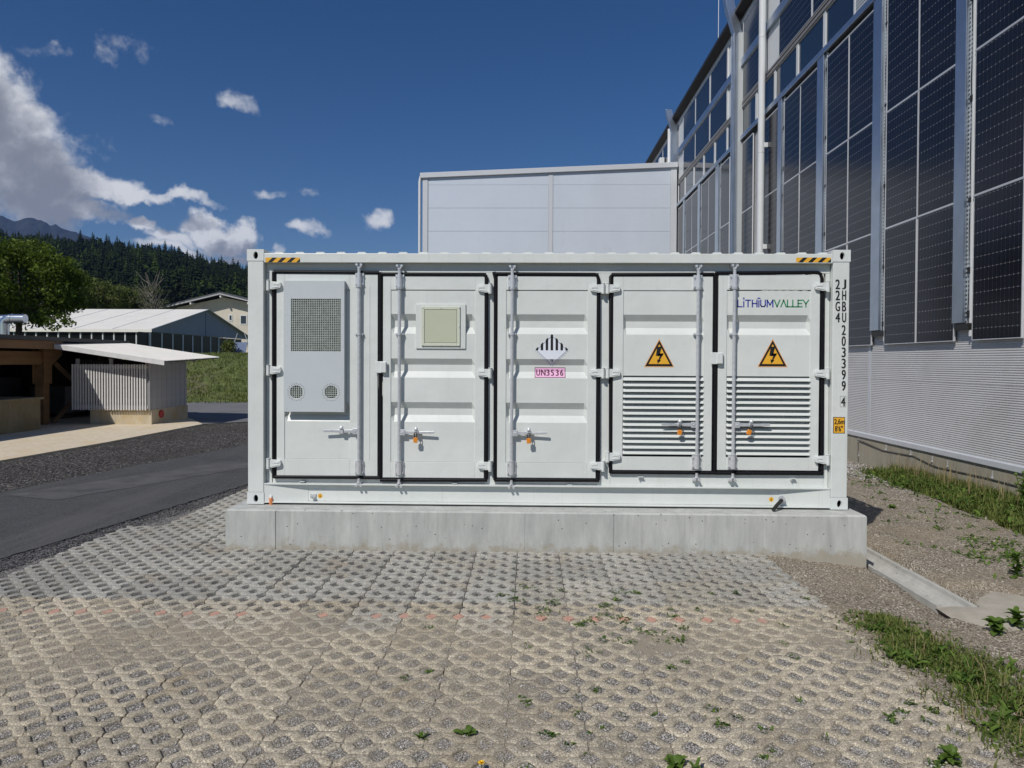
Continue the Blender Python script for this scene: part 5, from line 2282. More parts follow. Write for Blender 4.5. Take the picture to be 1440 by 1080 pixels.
# eave and roof
b = MB()
b.prism([(-.30, Y0 + OY, 13.50), (-.30, Y0 + OY, 13.62), (7.0, Y0 + OY, 14.6), (14.3, Y0 + OY, 13.62), (14.3, Y0 + OY, 13.50), (7.0, Y0 + OY, 14.45)], (0, Y1 - Y0, 0))
b.build("roof", M['roof_dark'], wh)
b = MB()
b.prism([(-.29, Y0 + OY, 13.498), (-.001, Y0 + OY, 13.53), (-.001, Y0 + OY, 13.42), (-.05, Y0 + OY, 13.42)], (0, Y1 - Y0, 0))
b.build("soffit", M['soffit'], wh)
b = MB()
b.tube([(-.28, 25.9 + OY, 13.62), (-.28, 25.9 + OY, 15.4)], .012, 6)
b.build("lightning_rod", M['alu'], wh)


def downspout(y, x, z0, z1, r):
    b = MB()
    b.tube([(x, y + OY, z0), (x, y + OY, z1 - .4), (x - .05, y + OY, z1 - .1), (x - .1, y + OY, z1)], r, 14)
    for z in [z0 + 1.5 + 3.4 * k for k in range(int((z1 - z0) / 3.4))]:
        b.tube([(x, y + OY, z - .02), (x, y + OY, z + .02)], r + .007, 14)
    d = b.build("downspout", M['trim_white'], wh, smooth=40)
    for z in [z0 + 2.5 + 3.0 * k for k in range(int((z1 - z0 - 2) / 3.0))]:
        c = MB()
        c.box(x + r * .6, -.02, y + OY - .09, y + OY + .02, z - .07, z + .07)
        c.build("pipe_bracket", M['trim_white'], d, bevel=.008)


downspout(21.15, -.24, -.2, 13.55, .10)
b = MB()
b.tube([(-.24, 34.9 + OY, 13.3), (-.24, 34.9 + OY, 11.7), (-.5, 34.9 + OY, 11.35), (-.75, 34.9 + OY, 11.3)], .10, 12)
b.build("downspout", M['trim_white'], wh, smooth=50)
b = MB()
wbox(b, -.35, -.1, 36.9, 37.3, 11.9, 12.5)
b.build("junction_box", M['trim_white'], wh, bevel=.02)
# lightning conductor under the base rail
b = MB()
b.tube([(-.02, 15.25 + OY, -.25), (-.03, 15.25 + OY, .22), (-.03, 15.0 + OY, .2), (-.02, 14.2 + OY, .12), (-.02, 13.1 + OY, .16), (-.02, 12.5 + OY, .08), (-.02, 12.3 + OY, .07), (-.02, 11.0 + OY, .10), (-.02, 9.6 + OY, .09), (-.02, 6.0 + OY, .1)], .010, 6)
b.build("conductor_wire", M['wire'], wh)
for y, z in ((14.1, .15), (13.2, .17), (12.5, .14), (12.05, .12), (10.9, .12), (9.8, .13), (15.25, .18), (15.25, -.12)):
    b = MB()
    b.tube([(-.030, y + OY, z), (.03, y + OY, z)], .016, 8)
    wbox(b, -.016, .03, y - .012, y + .012, z, z + .10)
    b.build("wire_clip", M['galvanised'], wh)

# ------------------------------------------------------------------ white annex behind
AX0, AX1, AY, AYB = -5.13, 7.02, 33.8, 45.0
an = empty("annex_building", (0, AY, 0))
thing(an, "windowless pale metal-clad annex behind the container, joined to the warehouse", "building")


def roof_z(x):
    return 10.72 + (x - AX0) / (AX1 - AX0) * .50


b = MB()
b.prism([(AX0 + .1, .09, 0), (AX1, .09, 0), (AX1, .09, roof_z(AX1) - .05), (AX0 + .1, .09, roof_z(AX0) - .05)], (0, AYB - AY, 0))
b.build("wall", M['annex_sheet'], an)
for (xa, xb) in ((-4.86, .90), (1.12, 6.70)):
    z1 = 10.31
    b = MB()
    b.prism([(xa, 0, z1 + .006), (xb, 0, z1 + .006), (xb, 0, roof_z(xb) - .10), (xa, 0, roof_z(xa) - .10)], (0, .08, 0))
    b.build("wall_panel", M['annex_sheet'], an)
    b = MB()
    b.box(xa, xb, 0, .08, -1.102, -.002)
    w0 = b.build("wall_panel", M['annex_sheet'], an, bevel=.006, segs=1)
    w0.location = (0, 0, z1)
    for k in range(1, 9):
        dup(w0, an, (0, 0, z1 - 1.108 * k))
for (xa, xb, y0) in ((-5.13, -4.88, -.03), (.905, 1.115, -.025), (6.705, 7.0, -.03)):
    b = MB()
    b.prism([(xa, y0, 0), (xb, y0, 0), (xb, y0, roof_z(xb) - .09), (xa, y0, roof_z(xa) - .09)], (0, .10, 0))
    b.build("corner_trim" if xa != .905 else "joint_trim", M['annex_trim'], an, bevel=.008)
b = MB()
b.prism([(AX0 - .12, -.12, roof_z(AX0) - .10), (AX1, -.12, roof_z(AX1) - .10), (AX1, -.12, roof_z(AX1) + .14), (AX0 - .12, -.12, roof_z(AX0) + .14)], (0, AYB - AY + .2, 0))
b.build("roof_edge", M['annex_trim'], an, bevel=.01)
b = MB()
b.tube([(AX0 - .14, -.02, 0), (AX0 - .14, -.02, 10.45), (AX0 - .10, .0, 10.7)], .065, 10)
b.tube([(AX0 - .14, -.02, 8.98), (AX0 - .14, -.02, 9.03)], .075, 10)
b.build("downspout", M['trim_white'], an, smooth=40)

# ------------------------------------------------------------------ left: timber shelter
ts = empty("timber_shelter", (-16, 19, -0.12))
thing(ts, "dark open-sided timber shelter with a flat black roof at the left edge", "shelter")


def tb(b, x0, x1, y0, y1, z0, z1, mi=0):
    b.box(x0 + 16, x1 + 16, y0 - 19, y1 - 19, z0, z1, mi)


b = MB()
b.hexa([(-25 + 16, 6 - 19, 2.60), (-13.2 + 16, 6 - 19, 2.49), (-13.2 + 16, 23.0 - 19, 2.49), (-25 + 16, 23.0 - 19, 2.60)],
       [(-25 + 16, 6 - 19, 2.80), (-13.2 + 16, 6 - 19, 2.60), (-13.2 + 16, 23.0 - 19, 2.60), (-25 + 16, 23.0 - 19, 2.80)])
b.build("roof", M['roof_dark'], ts)
b = MB()
tb(b, -13.42, -13.26, 6, 19.75, 2.26, 2.487)
b.build("eave_beam", M['timber'], ts, bevel=.008)
b = MB()
tb(b, -13.95, -13.75, 6, 19.6, 1.83, 2.20)
b.build("inner_beam", M['timber'], ts, bevel=.008)
p0 = None
for y in (19.7, 14.2, 9.0, 22.75):
    if p0 is None:
        b = MB()
        tb(b, -13.98, -13.72, 19.60, 19.84, 0.004, 1.825)
        tb(b, -14.03, -13.981, 19.56, 19.88, 1.28, 2.24)
        tb(b, -13.719, -13.67, 19.56, 19.88, 1.28, 2.24)
        p0 = b.build("post", M['timber'], ts, bevel=.006)
        cor = MB()
        cor.prism([(-13.66 + 16, .55, 2.46), (-13.66 + 16, .55, 1.92), (-13.66 + 16, .86, 1.80), (-13.66 + 16, 1.3, 2.1), (-13.66 + 16, 1.3, 2.46)], (-.16, 0, 0))
        cor.build("bracket_board", M['timber'], ts, bevel=.005)
    else:
        dup(p0, ts, (0, y - 19.7, 0))
for (ya, za, yb, zb) in ((20.0, 1.85, 22.6, .15), (20.0, .15, 22.6, 1.85)):
    b = MB()
    d = Vector((0, yb - ya, zb - za)).normalized()
    n = Vector((0, -d.z, d.y)) * .06
    x = -13.62 if za > 1 else -13.70
    P = [Vector((x + 16, ya - 19, za)) + n, Vector((x + 16, ya - 19, za)) - n, Vector((x + 16, yb - 19, zb)) - n, Vector((x + 16, yb - 19, zb)) + n]
    b.prism(P, (-.06, 0, 0))
    b.build("brace", M['timber'], ts)
bd0 = None
for k in range(35):
    y = 6.2 + k * .48
    if bd0 is None:
        b = MB()
        b.box(0, .04, 0, .465, 0.01, 2.55)
        bd0 = b.build("wall_board", M['timber_dark'], ts)
        bd0.location = (-18.6 + 16, y - 19, 0)
    else:
        dup(bd0, ts, (-18.6 + 16 + .008 * (k % 2), y - 19, 0))
for k in range(11):
    o = dup(bd0, ts, (-18.6 + 16 + .47 * k, 22.95 - 19, 0))
    o.rotation_euler = (0, 0, -pi / 2)
b = MB()
tb(b, -14.35, -12.92, 15.6, 18.32, 0.002, .80)
tb(b, -14.40, -12.86, 15.55, 18.38, .801, .86)
o = b.build("storage_plinth", M['shaded_stub_concrete'])
thing(o, "low pale concrete wall stub in front of the dark timber shelter", "wall stub")
o.location = (-16, 19, 0)
# bins in the shade
for (x, y, w_, d_, h_, lb, rib) in ((-16.6, 21.3, 1.2, 1.0, 1.25, "dark grey crate on pallet feet deep in the timber shelter's shade", 5), (-15.0, 22.1, 1.1, 1.0, .95, "squat dark bin beside the cross-brace inside the timber shelter", 4)):
    e = empty("storage_bin", (x, y, 0.004))
    thing(e, lb, "bin")
    b = MB()
    b.box(-w_ / 2, w_ / 2, -d_ / 2, d_ / 2, .16, h_)
    b.build("bin_body", M['bin_grey'], e, bevel=.02)
    b = MB()
    for k in range(rib):
        xx = -w_ / 2 + w_ * (k + .5) / rib
        b.box(xx - .03, xx + .03, -d_ / 2 - .03, -d_ / 2 - .001, .2, h_ - .08)
    b.box(-w_ / 2 - .03, w_ / 2 + .03, -d_ / 2 - .03, d_ / 2 + .03, h_ + .001, h_ + .05)
    b.build("bin_rim", M['bin_grey'], e, bevel=.006)
    for sx in (-1, 1):
        b = MB()
        b.box(sx * w_ * .36 - .07, sx * w_ * .36 + .07, -d_ / 2, d_ / 2, 0, .159)
        b.build("foot", M['timber_dark'], e)

# metal ducts on its roof
dk0 = None
for k, (x, y, lb) in enumerate(((-14.55, 20.3, "nearest shiny metal duct bend on the black shelter roof, its mouth to the right"), (-15.35, 20.6, "shiny metal duct bend behind and left of the nearest one on the roof"), (-15.9, 20.9, "farthest left shiny duct bend on the roof, half out of the frame"))):
    if dk0 is None:
        b = MB()
        pts = [(0, 0, 0), (0, 0, .40)] + [(.16 - .16 * cos(a), 0, .40 + .16 * sin(a)) for a in [pi / 2 * q / 6 for q in range(1, 7)]] + [(.62, 0, .56)]
        b.tube(pts, .125, 16)
        dk0 = b.build("roof_duct", M['duct'], smooth=50)
        c = MB()
        c.tube([(0, 0, .37), (0, 0, .40)], .134, 16)
        c.tube([(.20, 0, .56), (.23, 0, .56)], .134, 16)
        c.build("duct_seam", M['duct'], dk0, smooth=50)
        o = dk0
    else:
        o = dup(dk0)
    o.location = (x - .82, y, 2.49)
    thing(o, lb, "duct", "metal ducts on the shelter roof")

# ------------------------------------------------------------------ slatted shed
sd = empty("slatted_shed", (-12, 20.8, 0))
thing(sd, "small white slatted shed on a pale concrete base with a white corrugated roof", "shed")
SX, SY = 12.0, -20.8
b = MB()
b.box(-12.62 + SX, -10.82 + SX, 19.95 + SY, 22.1 + SY, 0.0, .43)
b.build("base", M['cream_concrete'], sd, bevel=.01)
for z in (.46, 1.60):
    b = MB()
    b.box(-13.02 + SX, -10.87 + SX, 19.86 + SY, 19.93 + SY, z, z + .09)
    b.build("slat_rail", M['slat_grey'], sd)
for x in (-12.98, -12.0, -10.95):
    b = MB()
    b.box(x - .04 + SX, x + .04 + SX, 19.935 + SY, 20.0 + SY, .431, 1.88)
    b.build("shed_post", M['slat_grey'], sd)
b = MB()
b.box(-10.98 + SX, -10.90 + SX, 22.0 + SY, 22.08 + SY, .431, 1.85)
b.build("shed_post", M['slat_grey'], sd)
s0 = None
for k in range(28):
    x = -13.05 + k * .0782
    if s0 is None:
        b = MB()
        b.box(-.0205, .0205, 0, .024, .41, 1.72)
        s0 = b.build("slat", M['slat_white'], sd)
        s0.location = (x + SX, 19.83 + SY, 0)
    else:
        dup(s0, sd, (x + SX, 19.83 + SY, .004 * ((k * 7) % 3)))
b = MB()
b.box(-13.0 + SX, -11.0 + SX, 21.9 + SY, 21.94 + SY, .432, 1.86)
b.box(-13.04 + SX, -13.0 + SX, 19.95 + SY, 21.9 + SY, .432, 1.86)
b.build("gap_backing", M['timber_dark'], sd)  # dark backing added so the gaps between the slats look shaded
s1 = None
for k in range(16):
    y = 19.88 + k * .137
    if s1 is None:
        b = MB()
        b.box(0, .022, -.063, .063, .41, 1.80)
        s1 = b.build("side_board", M['slat_grey'], sd)
        s1.location = (-10.865 + SX, y + SY + .06, 0)
    else:
        dup(s1, sd, (-10.865 + SX + .006 * (k % 2), y + SY + .06, 0))


def shed_roof(x, y):
    return 1.825 + .145 * (-10.2 - x) + .035 * (y - 19.4)


b = MB()
n = 46
for k in range(n):
    ya, yb = 19.40 + k * 3.5 / n, 19.40 + (k + 1) * 3.5 / n
    ym = (ya + yb) / 2
    for (p, q, hp, hq) in ((ya, ym, 0, .028), (ym, yb, .028, 0)):
        b.poly([(-13.9 + SX, p + SY, shed_roof(-13.9, p) + hp), (-10.15 + SX, p + SY, shed_roof(-10.15, p) + hp), (-10.15 + SX, q + SY, shed_roof(-10.15, q) + hq), (-13.9 + SX, q + SY, shed_roof(-13.9, q) + hq)])
    b.poly([(-13.9 + SX, ya + SY, shed_roof(-13.9, ya) - .03), (-13.9 + SX, yb + SY, shed_roof(-13.9, yb) - .03), (-10.16 + SX, yb + SY, shed_roof(-10.16, yb) - .03), (-10.16 + SX, ya + SY, shed_roof(-10.16, ya) - .03)])
b.build("roof_sheet", M['roof_white'], sd, fix=False)
b = MB()
y = 19.37
b.prism([(-13.35 + SX, y + SY, shed_roof(-13.35, y) - .11), (-10.15 + SX, y + SY, shed_roof(-10.15, y) - .11), (-10.15 + SX, y + SY, shed_roof(-10.15, y) + .02), (-13.35 + SX, y + SY, shed_roof(-13.35, y) + .02)], (0, .03, 0))
b.build("fascia", M['slat_white'], sd)
b = MB()
for yy in (19.95, 21.95):
    b.prism([(-13.5 + SX, yy + SY, shed_roof(-13.5, yy) - .16), (-10.5 + SX, yy + SY, shed_roof(-10.5, yy) - .16), (-10.5 + SX, yy + SY, shed_roof(-10.5, yy) - .035), (-13.5 + SX, yy + SY, shed_roof(-13.5, yy) - .035)], (0, .06, 0))
b.build("rafter", M['slat_grey'], sd)
b = MB()
b.tube([(-10.818 + SX, 20.45 + SY, .27), (-10.78 + SX, 20.45 + SY, .27)], .115, 20)
b.build("red_cap", M['red_disc'], sd, smooth=40)

# ------------------------------------------------------------------ marquee
TX, TYa, TYm, TYb = -38.2, 70.0, 82.5, 95.0
TE, TR, TF = 4.93, 7.85, 2.62
mq = empty("marquee", (TX, TYm, TF))
thing(mq, "long white marquee with glazed walls and a grey gable end on the grass bank", "marquee")
LEN = 24.0


def tq(x, y, z):
    return (x - TX, y - TYm, z - TF)


b = MB()
for k in range(6):
    xa, xb = TX + .35 - k * 4.0, TX + .35 - (k + 1) * 4.0
    sag = .07
    m = 6
    for s_, ye in ((1, TYa - .2), (-1, TYb + .2)):
        for q in range(m):
            t0_, t1_ = q / m, (q + 1) / m

            def rp(t, x, lo):
                y = TYm + (ye - TYm) * t
                z = TR + (TE - TR) * t - lo * sin(pi * t)
                return tq(x, y, z)
            xm_ = (xa + xb) / 2
            b.poly([rp(t0_, xa - .03, 0), rp(t1_, xa - .03, 0), rp(t1_, xm_, sag), rp(t0_, xm_, sag)])
            b.poly([rp(t0_, xm_, sag), rp(t1_, xm_, sag), rp(t1_, xb + .03, 0), rp(t0_, xb + .03, 0)])
b.build("roof_canvas", M['tent_white'], mq, smooth=30, fix=False)
b = MB()
for k in range(7):
    x = TX + .35 - k * 4.0
    for ye in (TYa - .22, TYb + .22):
        b.tube([tq(x, ye, TE - .02), tq(x, TYm, TR - .02)], .05, 6)
b.build("roof_rafters", M['annex_trim'], mq)
b = MB()
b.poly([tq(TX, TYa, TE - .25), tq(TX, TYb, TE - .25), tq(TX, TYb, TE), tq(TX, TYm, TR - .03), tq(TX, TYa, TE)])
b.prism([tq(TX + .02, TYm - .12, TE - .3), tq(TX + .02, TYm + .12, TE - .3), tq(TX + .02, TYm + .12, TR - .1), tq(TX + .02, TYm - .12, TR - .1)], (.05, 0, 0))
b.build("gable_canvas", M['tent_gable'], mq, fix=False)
b = MB()
b.box(-LEN, .4, TYa - TYm - .28, TYa - TYm - .18, TE - TF - .30, TE - TF)
b.build("valance", M['tent_white'], mq)
gl = None
for k in range(21):
    x = TX - .15 - k * 1.14
    b = MB() if gl is None else None
    if gl is None:
        b.box(-1.02, -.06, 0, .03, .05, TE - TF - .32)
        gl = b.build("window", M['tent_glass'], mq)
        c = MB()
        c.box(-.06, .05, -.05, .06, 0, TE - TF - .3)
        c.box(-1.02, -.06, -.03, .035, 0, .049)
        c.build("mullion", M['trim_white'], gl)
        gl.location = (x - TX, TYa - TYm, 0)
    else:
        dup(gl, mq, (x - TX, TYa - TYm, 0))
for k in range(11):
    o = dup(gl, mq, (0, TYa - TYm + .15 + k * 2.24, 0))
    o.rotation_euler = (0, 0, -pi / 2)
    o.scale = (-2.1, 1, 1)
b = MB()
b.box(-LEN, 0.25, TYa - TYm - .3, TYb - TYm + .3, -.55, -.001)
b.build("deck", M['soffit'], mq)
b = MB()
b.box(-.12, .14, TYa - TYm - .16, TYa - TYm + .02, 0, TE - TF - .02)
b.build("corner_post", M['trim_white'], mq)

# house behind the marquee
hs = empty("gabled_house", (-48.0, 110.0, 3.0))
thing(hs, "cream rendered house with a shallow dark roof and two small windows behind the marquee", "house")
b = MB()
b.prism([(-7.6, 0, -2), (7.6, 0, -2), (7.6, 0, 7.15), (0, 0, 8.75), (-7.6, 0, 7.15)], (0, 12, 0))
b.build("wall", M['render_cream'], hs)
b = MB()
for s in (-1, 1):
    b.prism([(0, -1.6, 9.2), (s * 9.4, -1.6, 6.95), (s * 9.4, -1.6, 7.20), (0, -1.6, 9.50)], (0, 15, 0))
rfh = b.build("roof", M['house_roof'], hs)
b = MB()
for s in (-1, 1):
    b.prism([(0, -1.64, 9.05), (s * 9.3, -1.64, 6.8), (s * 9.3, -1.64, 7.0), (0, -1.64, 9.25)], (0, .05, 0))
b.build("barge_board", M['slat_grey'], hs)
for x in (-4.6, 0.1, 4.4):
    b = MB()
    z = 8.95 - abs(x) * .24
    b.box(x - .12, x + .12, -1.7, .5, z - .35, z - .05)
    b.build("purlin", M['slat_white'], hs)
for (x, z, w_, h_) in ((1.0, 5.15, .35, .75), (3.05, 4.6, .85, 1.25)):
    b = MB()
    b.box(x - w_ / 2, x + w_ / 2, -.02, .03, z, z + h_)
    wn = b.build("window", M['window_glass'], hs)
    b = MB()
    frame_ring(b, x - w_ / 2 - .13, x + w_ / 2 + .13, z - .13, z + h_ + .13, .13, .13, .13, .13, -.06, -.001)
    b.build("window_frame", M['trim_white'], wn)

# small evergreen and blue sheet in front of the gable


# ------------------------------------------------------------------ vegetation helpers
def leaves(spots, size, mat_name, name, parent=None, seed=1, up=0.25, mats=None):
    """one small folded leaf (two triangles) per spot"""
    r = random.Random(seed)
    vs, fs = [], []
    for p in spots:
        d = Vector((r.gauss(0, 1), r.gauss(0, 1), r.gauss(0, 1) * .7 + up)).normalized()
        a = d.cross(Vector((r.gauss(0, 1), r.gauss(0, 1), r.gauss(0, 1)))).normalized()
        b_ = d.cross(a)
        s = size * r.uniform(.6, 1.35)
        k = len(vs)
        p = Vector(p)
        vs += [tuple(p - a * s), tuple(p + b_ * s * .45 + d * s * .12), tuple(p + a * s), tuple(p - b_ * s * .45 + d * s * .12)]
        fs.append((k, k + 1, k + 2, k + 3))
    me = bpy.data.meshes.new(name)
    me.from_pydata(vs, [], fs)
    me.materials.append(M[mat_name])
    return link(name, me, parent)


def clump_spots(r, c, rad, n, squash=1.0):
    out = []
    for _ in range(n):
        v = Vector((r.gauss(0, 1), r.gauss(0, 1), r.gauss(0, 1))).normalized() * (rad * (r.random() ** .45))
        out.append((c[0] + v.x, c[1] + v.y, c[2] + v.z * squash))
    return out


def broad_tree(name, base, crown_c, rx, rz, n_clumps, per, leaf, mat_name, bark, label, cat="tree", seed=1, limbs=9, rad=.28):
    r = random.Random(seed)
    e = empty(name, base)
    thing(e, label, cat)
    cc = Vector(crown_c) - Vector(base)
    tr = MB()
    tr.tube([(0, 0, -.4), (.05, .02, cc.z * .4), (.1, .05, cc.z * .85), (0.0, .1, cc.z * 1.2)], [rz * .085, rz * .07, rz * .05, rz * .015], 8)
    cl = []
    for k in range(n_clumps):
        while True:
            v = Vector((r.uniform(-1, 1), r.uniform(-1, 1), r.uniform(-1, 1)))
            if .25 < v.length < 1.0:
                break
        v = v.normalized() * (v.length ** .5)
        wob = 1 + .22 * mnoise.noise(v * 2.3 + Vector((seed, 0, 0)))
        cl.append((cc + Vector((v.x * rx * wob, v.y * rx * wob, v.z * rz * wob)), r.uniform(.55, 1.2)))
    for c, s in cl[:limbs]:
        m = Vector((0, 0, cc.z * .55)).lerp(c, .5) + Vector((0, 0, .15 * rz))
        tr.tube([(0.05, .03, cc.z * .5), tuple(m), tuple(c)], [rz * .035, rz * .02, rz * .008], 5)
    tr.build("trunk", M[bark], e)
    sp_ = []
    for c, s in cl:
        sp_ += clump_spots(r, c, rad * rx * s, int(per * s), .8)
    leaves(sp_, leaf, mat_name, "crown", e, seed)
    return e


tree_p = on_y(25, 400, 45)
broad_tree("leafy_tree", (tree_p.x, 45, 2.25), (tree_p.x, 45, 6.75), 3.55, 2.55, 120, 260, .12, 'leaf_tree', 'bark', "big bright green broadleaf tree at the left edge in front of the marquee", seed=4)
# a few low hanging sprays of the same tree
r = random.Random(8)
sp = []
for px, py in ((62, 447), (74, 451), (85, 444), (50, 452), (42, 446), (92, 450), (66, 458), (78, 461), (57, 440), (30, 446), (88, 456), (100, 454)):
    c = on_y(px, py, 43.5)
    sp += clump_spots(r, c, .34, 40, .7)
lt = bpy.data.objects["leafy_tree"]
ob = leaves([(x - lt.location.x, y - lt.location.y, z - lt.location.z) for x, y, z in sp], .11, 'leaf_tree', "low_spray", lt, 3)
br = MB()
for px, py in ((74, 450), (90, 452), (50, 450)):
    c = on_y(px, py, 43.5) - lt.location
    br.tube([(0, 0, 3.2), tuple(c * .55 + Vector((0, 0, 1.4))), tuple(c)], [.07, .04, .012], 5)
br.build("low_branch", M['bark'], lt)

for k, (px, py, Y, rx, rz, mt, lb) in enumerate(((140, 418, 108, 4.6, 2.6, 'leaf_bush', "rounded light green tree just behind the marquee roof, left of the bare one"),
                                                (172, 424, 112, 3.4, 2.1, 'leaf_bush', "low green tree between the rounded tree and the bare pale one behind the marquee"),
                                                (110, 424, 104, 3.2, 2.0, 'leaf_bush', "green tree behind the marquee roof, right beside the big broadleaf crown"))):
    c = on_y(px, py, Y)
    broad_tree("roadside_tree", (c.x, Y, 3.0), tuple(c), rx, rz, 60, 120, .22, mt, 'bark', lb, seed=20 + k, rad=.30)
c = on_y(214, 421, 106)
e = broad_tree("bare_tree", (c.x, 106, 3.0), tuple(c), 3.0, 1.9, 26, 40, .16, 'leaf_pale', 'bark_pale', "thinly leafed tree with pale bare branches behind the marquee", seed=31, limbs=26, rad=.26)
b = MB()
r = random.Random(2)
for k in range(44):
    a = r.uniform(0, 6.28)
    s = r.uniform(.3, 1.0)
    h0 = r.uniform(4.5, 10.5)
    top = (cos(a) * 2.6 * s, sin(a) * 2.0 * s, min(12.4, h0 + r.uniform(1.2, 3.4)))
    b.tube([(0.05, 0, h0), (top[0] * .55, top[1] * .55, h0 + (top[2] - h0) * .42), top], [.06, .04, .02], 4)
b.build("bare_branches", M['bark_pale'], e)

c = on_y(322, 489, 66)
r = random.Random(5)
sh_ = empty("shrub", (c.x, 66, 2.6))
thing(sh_, "small dark green shrub in front of the marquee's grey gable", "shrub")
leaves(clump_spots(r, (0, 0, .5), .75, 900, 1.0), .10, 'leaf_bush', "foliage", sh_, 5)
b = MB()
b.tube([(0, 0, -.3), (0, 0, .5)], .05, 6)
b.build("stem", M['bark'], sh_)
e = empty("folded_stand", (on_y(336, 497, 67).x, 67, 2.45))
thing(e, "blue tilted board on a light frame beside the shrub at the marquee", "stand")
b = MB()
b.hexa([(-.75, -.3, .1), (.75, -.3, .1), (.75, -.26, .1), (-.75, -.26, .1)], [(-.6, .5, 1.15), (.6, .5, 1.15), (.6, .54, 1.15), (-.6, .54, 1.15)])
b.build("board", M['tarp_blue'], e)
for sx in (-1, 1):
    b = MB()
    b.tube([(sx * .7, .7, -.1), (sx * .62, .52, 1.2), (sx * .35, .5, 2.0)], .04, 6)
    b.build("leg", M['galvanised'], e)

# ------------------------------------------------------------------ wooded hill and far mountain
CREST = [(-700, 250), (-400, 268), (-100, 308), (0, 326), (100, 335), (150, 341), (200, 346), (250, 354), (300, 366), (348, 376), (420, 392), (520, 425), (640, 470), (760, 495), (1200, 500)]


def crest_py(px):
    for (xa, ya), (xb, yb) in zip(CREST[:-1], CREST[1:]):
        if xa <= px <= xb:
            return ya + (yb - ya) * (px - xa) / (xb - xa)
    return CREST[0][1] if px < CREST[0][0] else CREST[-1][1]


def hill_z(x, y):
    a = x / y
    px = 720 + F_PX * (a + YAW)
    top = max(4.0, EYE + (509 - crest_py(px)) / F_PX * 620 - 13)
    t = max(0.0, min(1.0, (y - 190) / 430.0))
    z = 2.6 + (top - 2.6) * t ** 1.05
    if y > 620:
        z -= (y - 620) * .25
    return z + 2.2 * fbm(x * .012, y * .012, 2)


b = MB()


def hillp(u, v):
    px = -700 + 1700 * u
    y = 128 + (760 - 128) * v
    x = (px - 720) / F_PX * y - YAW * y
    return (x, y, hill_z(x, y) if y > 150 else 2.6)


b.grid(hillp, 90, 60)
structure(b.build("hill", M['forest_floor'], smooth=180))


def conifer_mesh(seed, mat_name, h=20.0, w=3.1, tiers=13):
    r = random.Random(seed)
    vs, fs = [], []

    def tri(a, b_, c_):
        k = len(vs)
        vs.extend((a, b_, c_))
        fs.append((k, k + 1, k + 2))
    for t in range(tiers):
        f = t / (tiers - 1)
        z = h * (.10 + .86 * f)
        rad = w * (1 - f) ** .62 * r.uniform(.75, 1.15) + .35
        n = 11 if f < .7 else 7
        for k in range(n):
            a = 2 * pi * (k + r.random() * .7) / n
            l = rad * r.uniform(.65, 1.2)
            da = .34
            tipz = z - l * r.uniform(.10, .42)
            tri((0, 0, z + h * .055), (cos(a - da) * l * .75, sin(a - da) * l * .75, tipz), (cos(a) * l, sin(a) * l, tipz - .2))
            tri((0, 0, z + h * .055), (cos(a) * l, sin(a) * l, tipz - .2), (cos(a + da) * l * .75, sin(a + da) * l * .75, tipz + .15))
    tri((-.3, 0, h * .9), (.3, 0, h * .9), (0, 0, h * 1.02))
    tri((0, -.3, h * .9), (0, .3, h * .9), (0, 0, h * 1.02))
    tri((-.25, 0, -1.5), (.25, 0, -1.5), (0, 0, h * .5))
    tri((0, -.25, -1.5), (0, .25, -1.5), (0, 0, h * .5))
    return vs, fs


def round_mesh(seed, h=15.0, w=4.5):
    r = random.Random(seed)
    vs, fs = [], []
    for _ in range(190):
        v = Vector((r.gauss(0, 1), r.gauss(0, 1), r.gauss(0, 1))).normalized() * (r.random() ** .35)
        p = Vector((v.x * w, v.y * w, h * .58 + v.z * h * .42))
        a = Vector((r.gauss(0, 1), r.gauss(0, 1), r.gauss(0, 1))).normalized()
        c_ = a.cross(Vector((r.gauss(0, 1), r.gauss(0, 1), r.gauss(0, 1)))).normalized()
        s = r.uniform(.6, 1.3)
        k = len(vs)
        vs += [tuple(p - a * s), tuple(p + c_ * s * .8), tuple(p + a * s), tuple(p - c_ * s * .8)]
        fs.append((k, k + 1, k + 2, k + 3))
    return vs, fs


KINDS = [(conifer_mesh(1, '', 17, 3.6), 'conifer'), (conifer_mesh(2, '', 15, 3.4), 'conifer'), (conifer_mesh(3, '', 19, 4.0), 'conifer'), (round_mesh(9, 13, 4.2), 'conifer'),
         (conifer_mesh(5, '', 19, 3.2), 'conifer_light'), (round_mesh(6), 'conifer_light')]
kind_me = []
for (vs, fs), mt in KINDS:
    me = bpy.data.meshes.new("conifer_tree")
    me.from_pydata(vs, [], fs)
    me.materials.append(M[mt])
    kind_me.append(me)
r = random.Random(77)
trees = []
while len(trees) < 3700:
    px = r.uniform(-330, 600)
    y = 300 + 350 * r.random() ** .8
    x = (px - 720) / F_PX * y - YAW * y
    light = mnoise.noise(Vector((x * .02, y * .02, 4))) > .28
    k = r.choice((4, 5)) if (light and r.random() < .6) or r.random() < .04 else r.choice((0, 1, 2, 3, 3))
    trees.append((y, x, k, r.uniform(.55, 1.1), r.uniform(0, 6.28), px))
trees.sort()
near, rest = [], {'conifer': MB(), 'conifer_light': MB()}
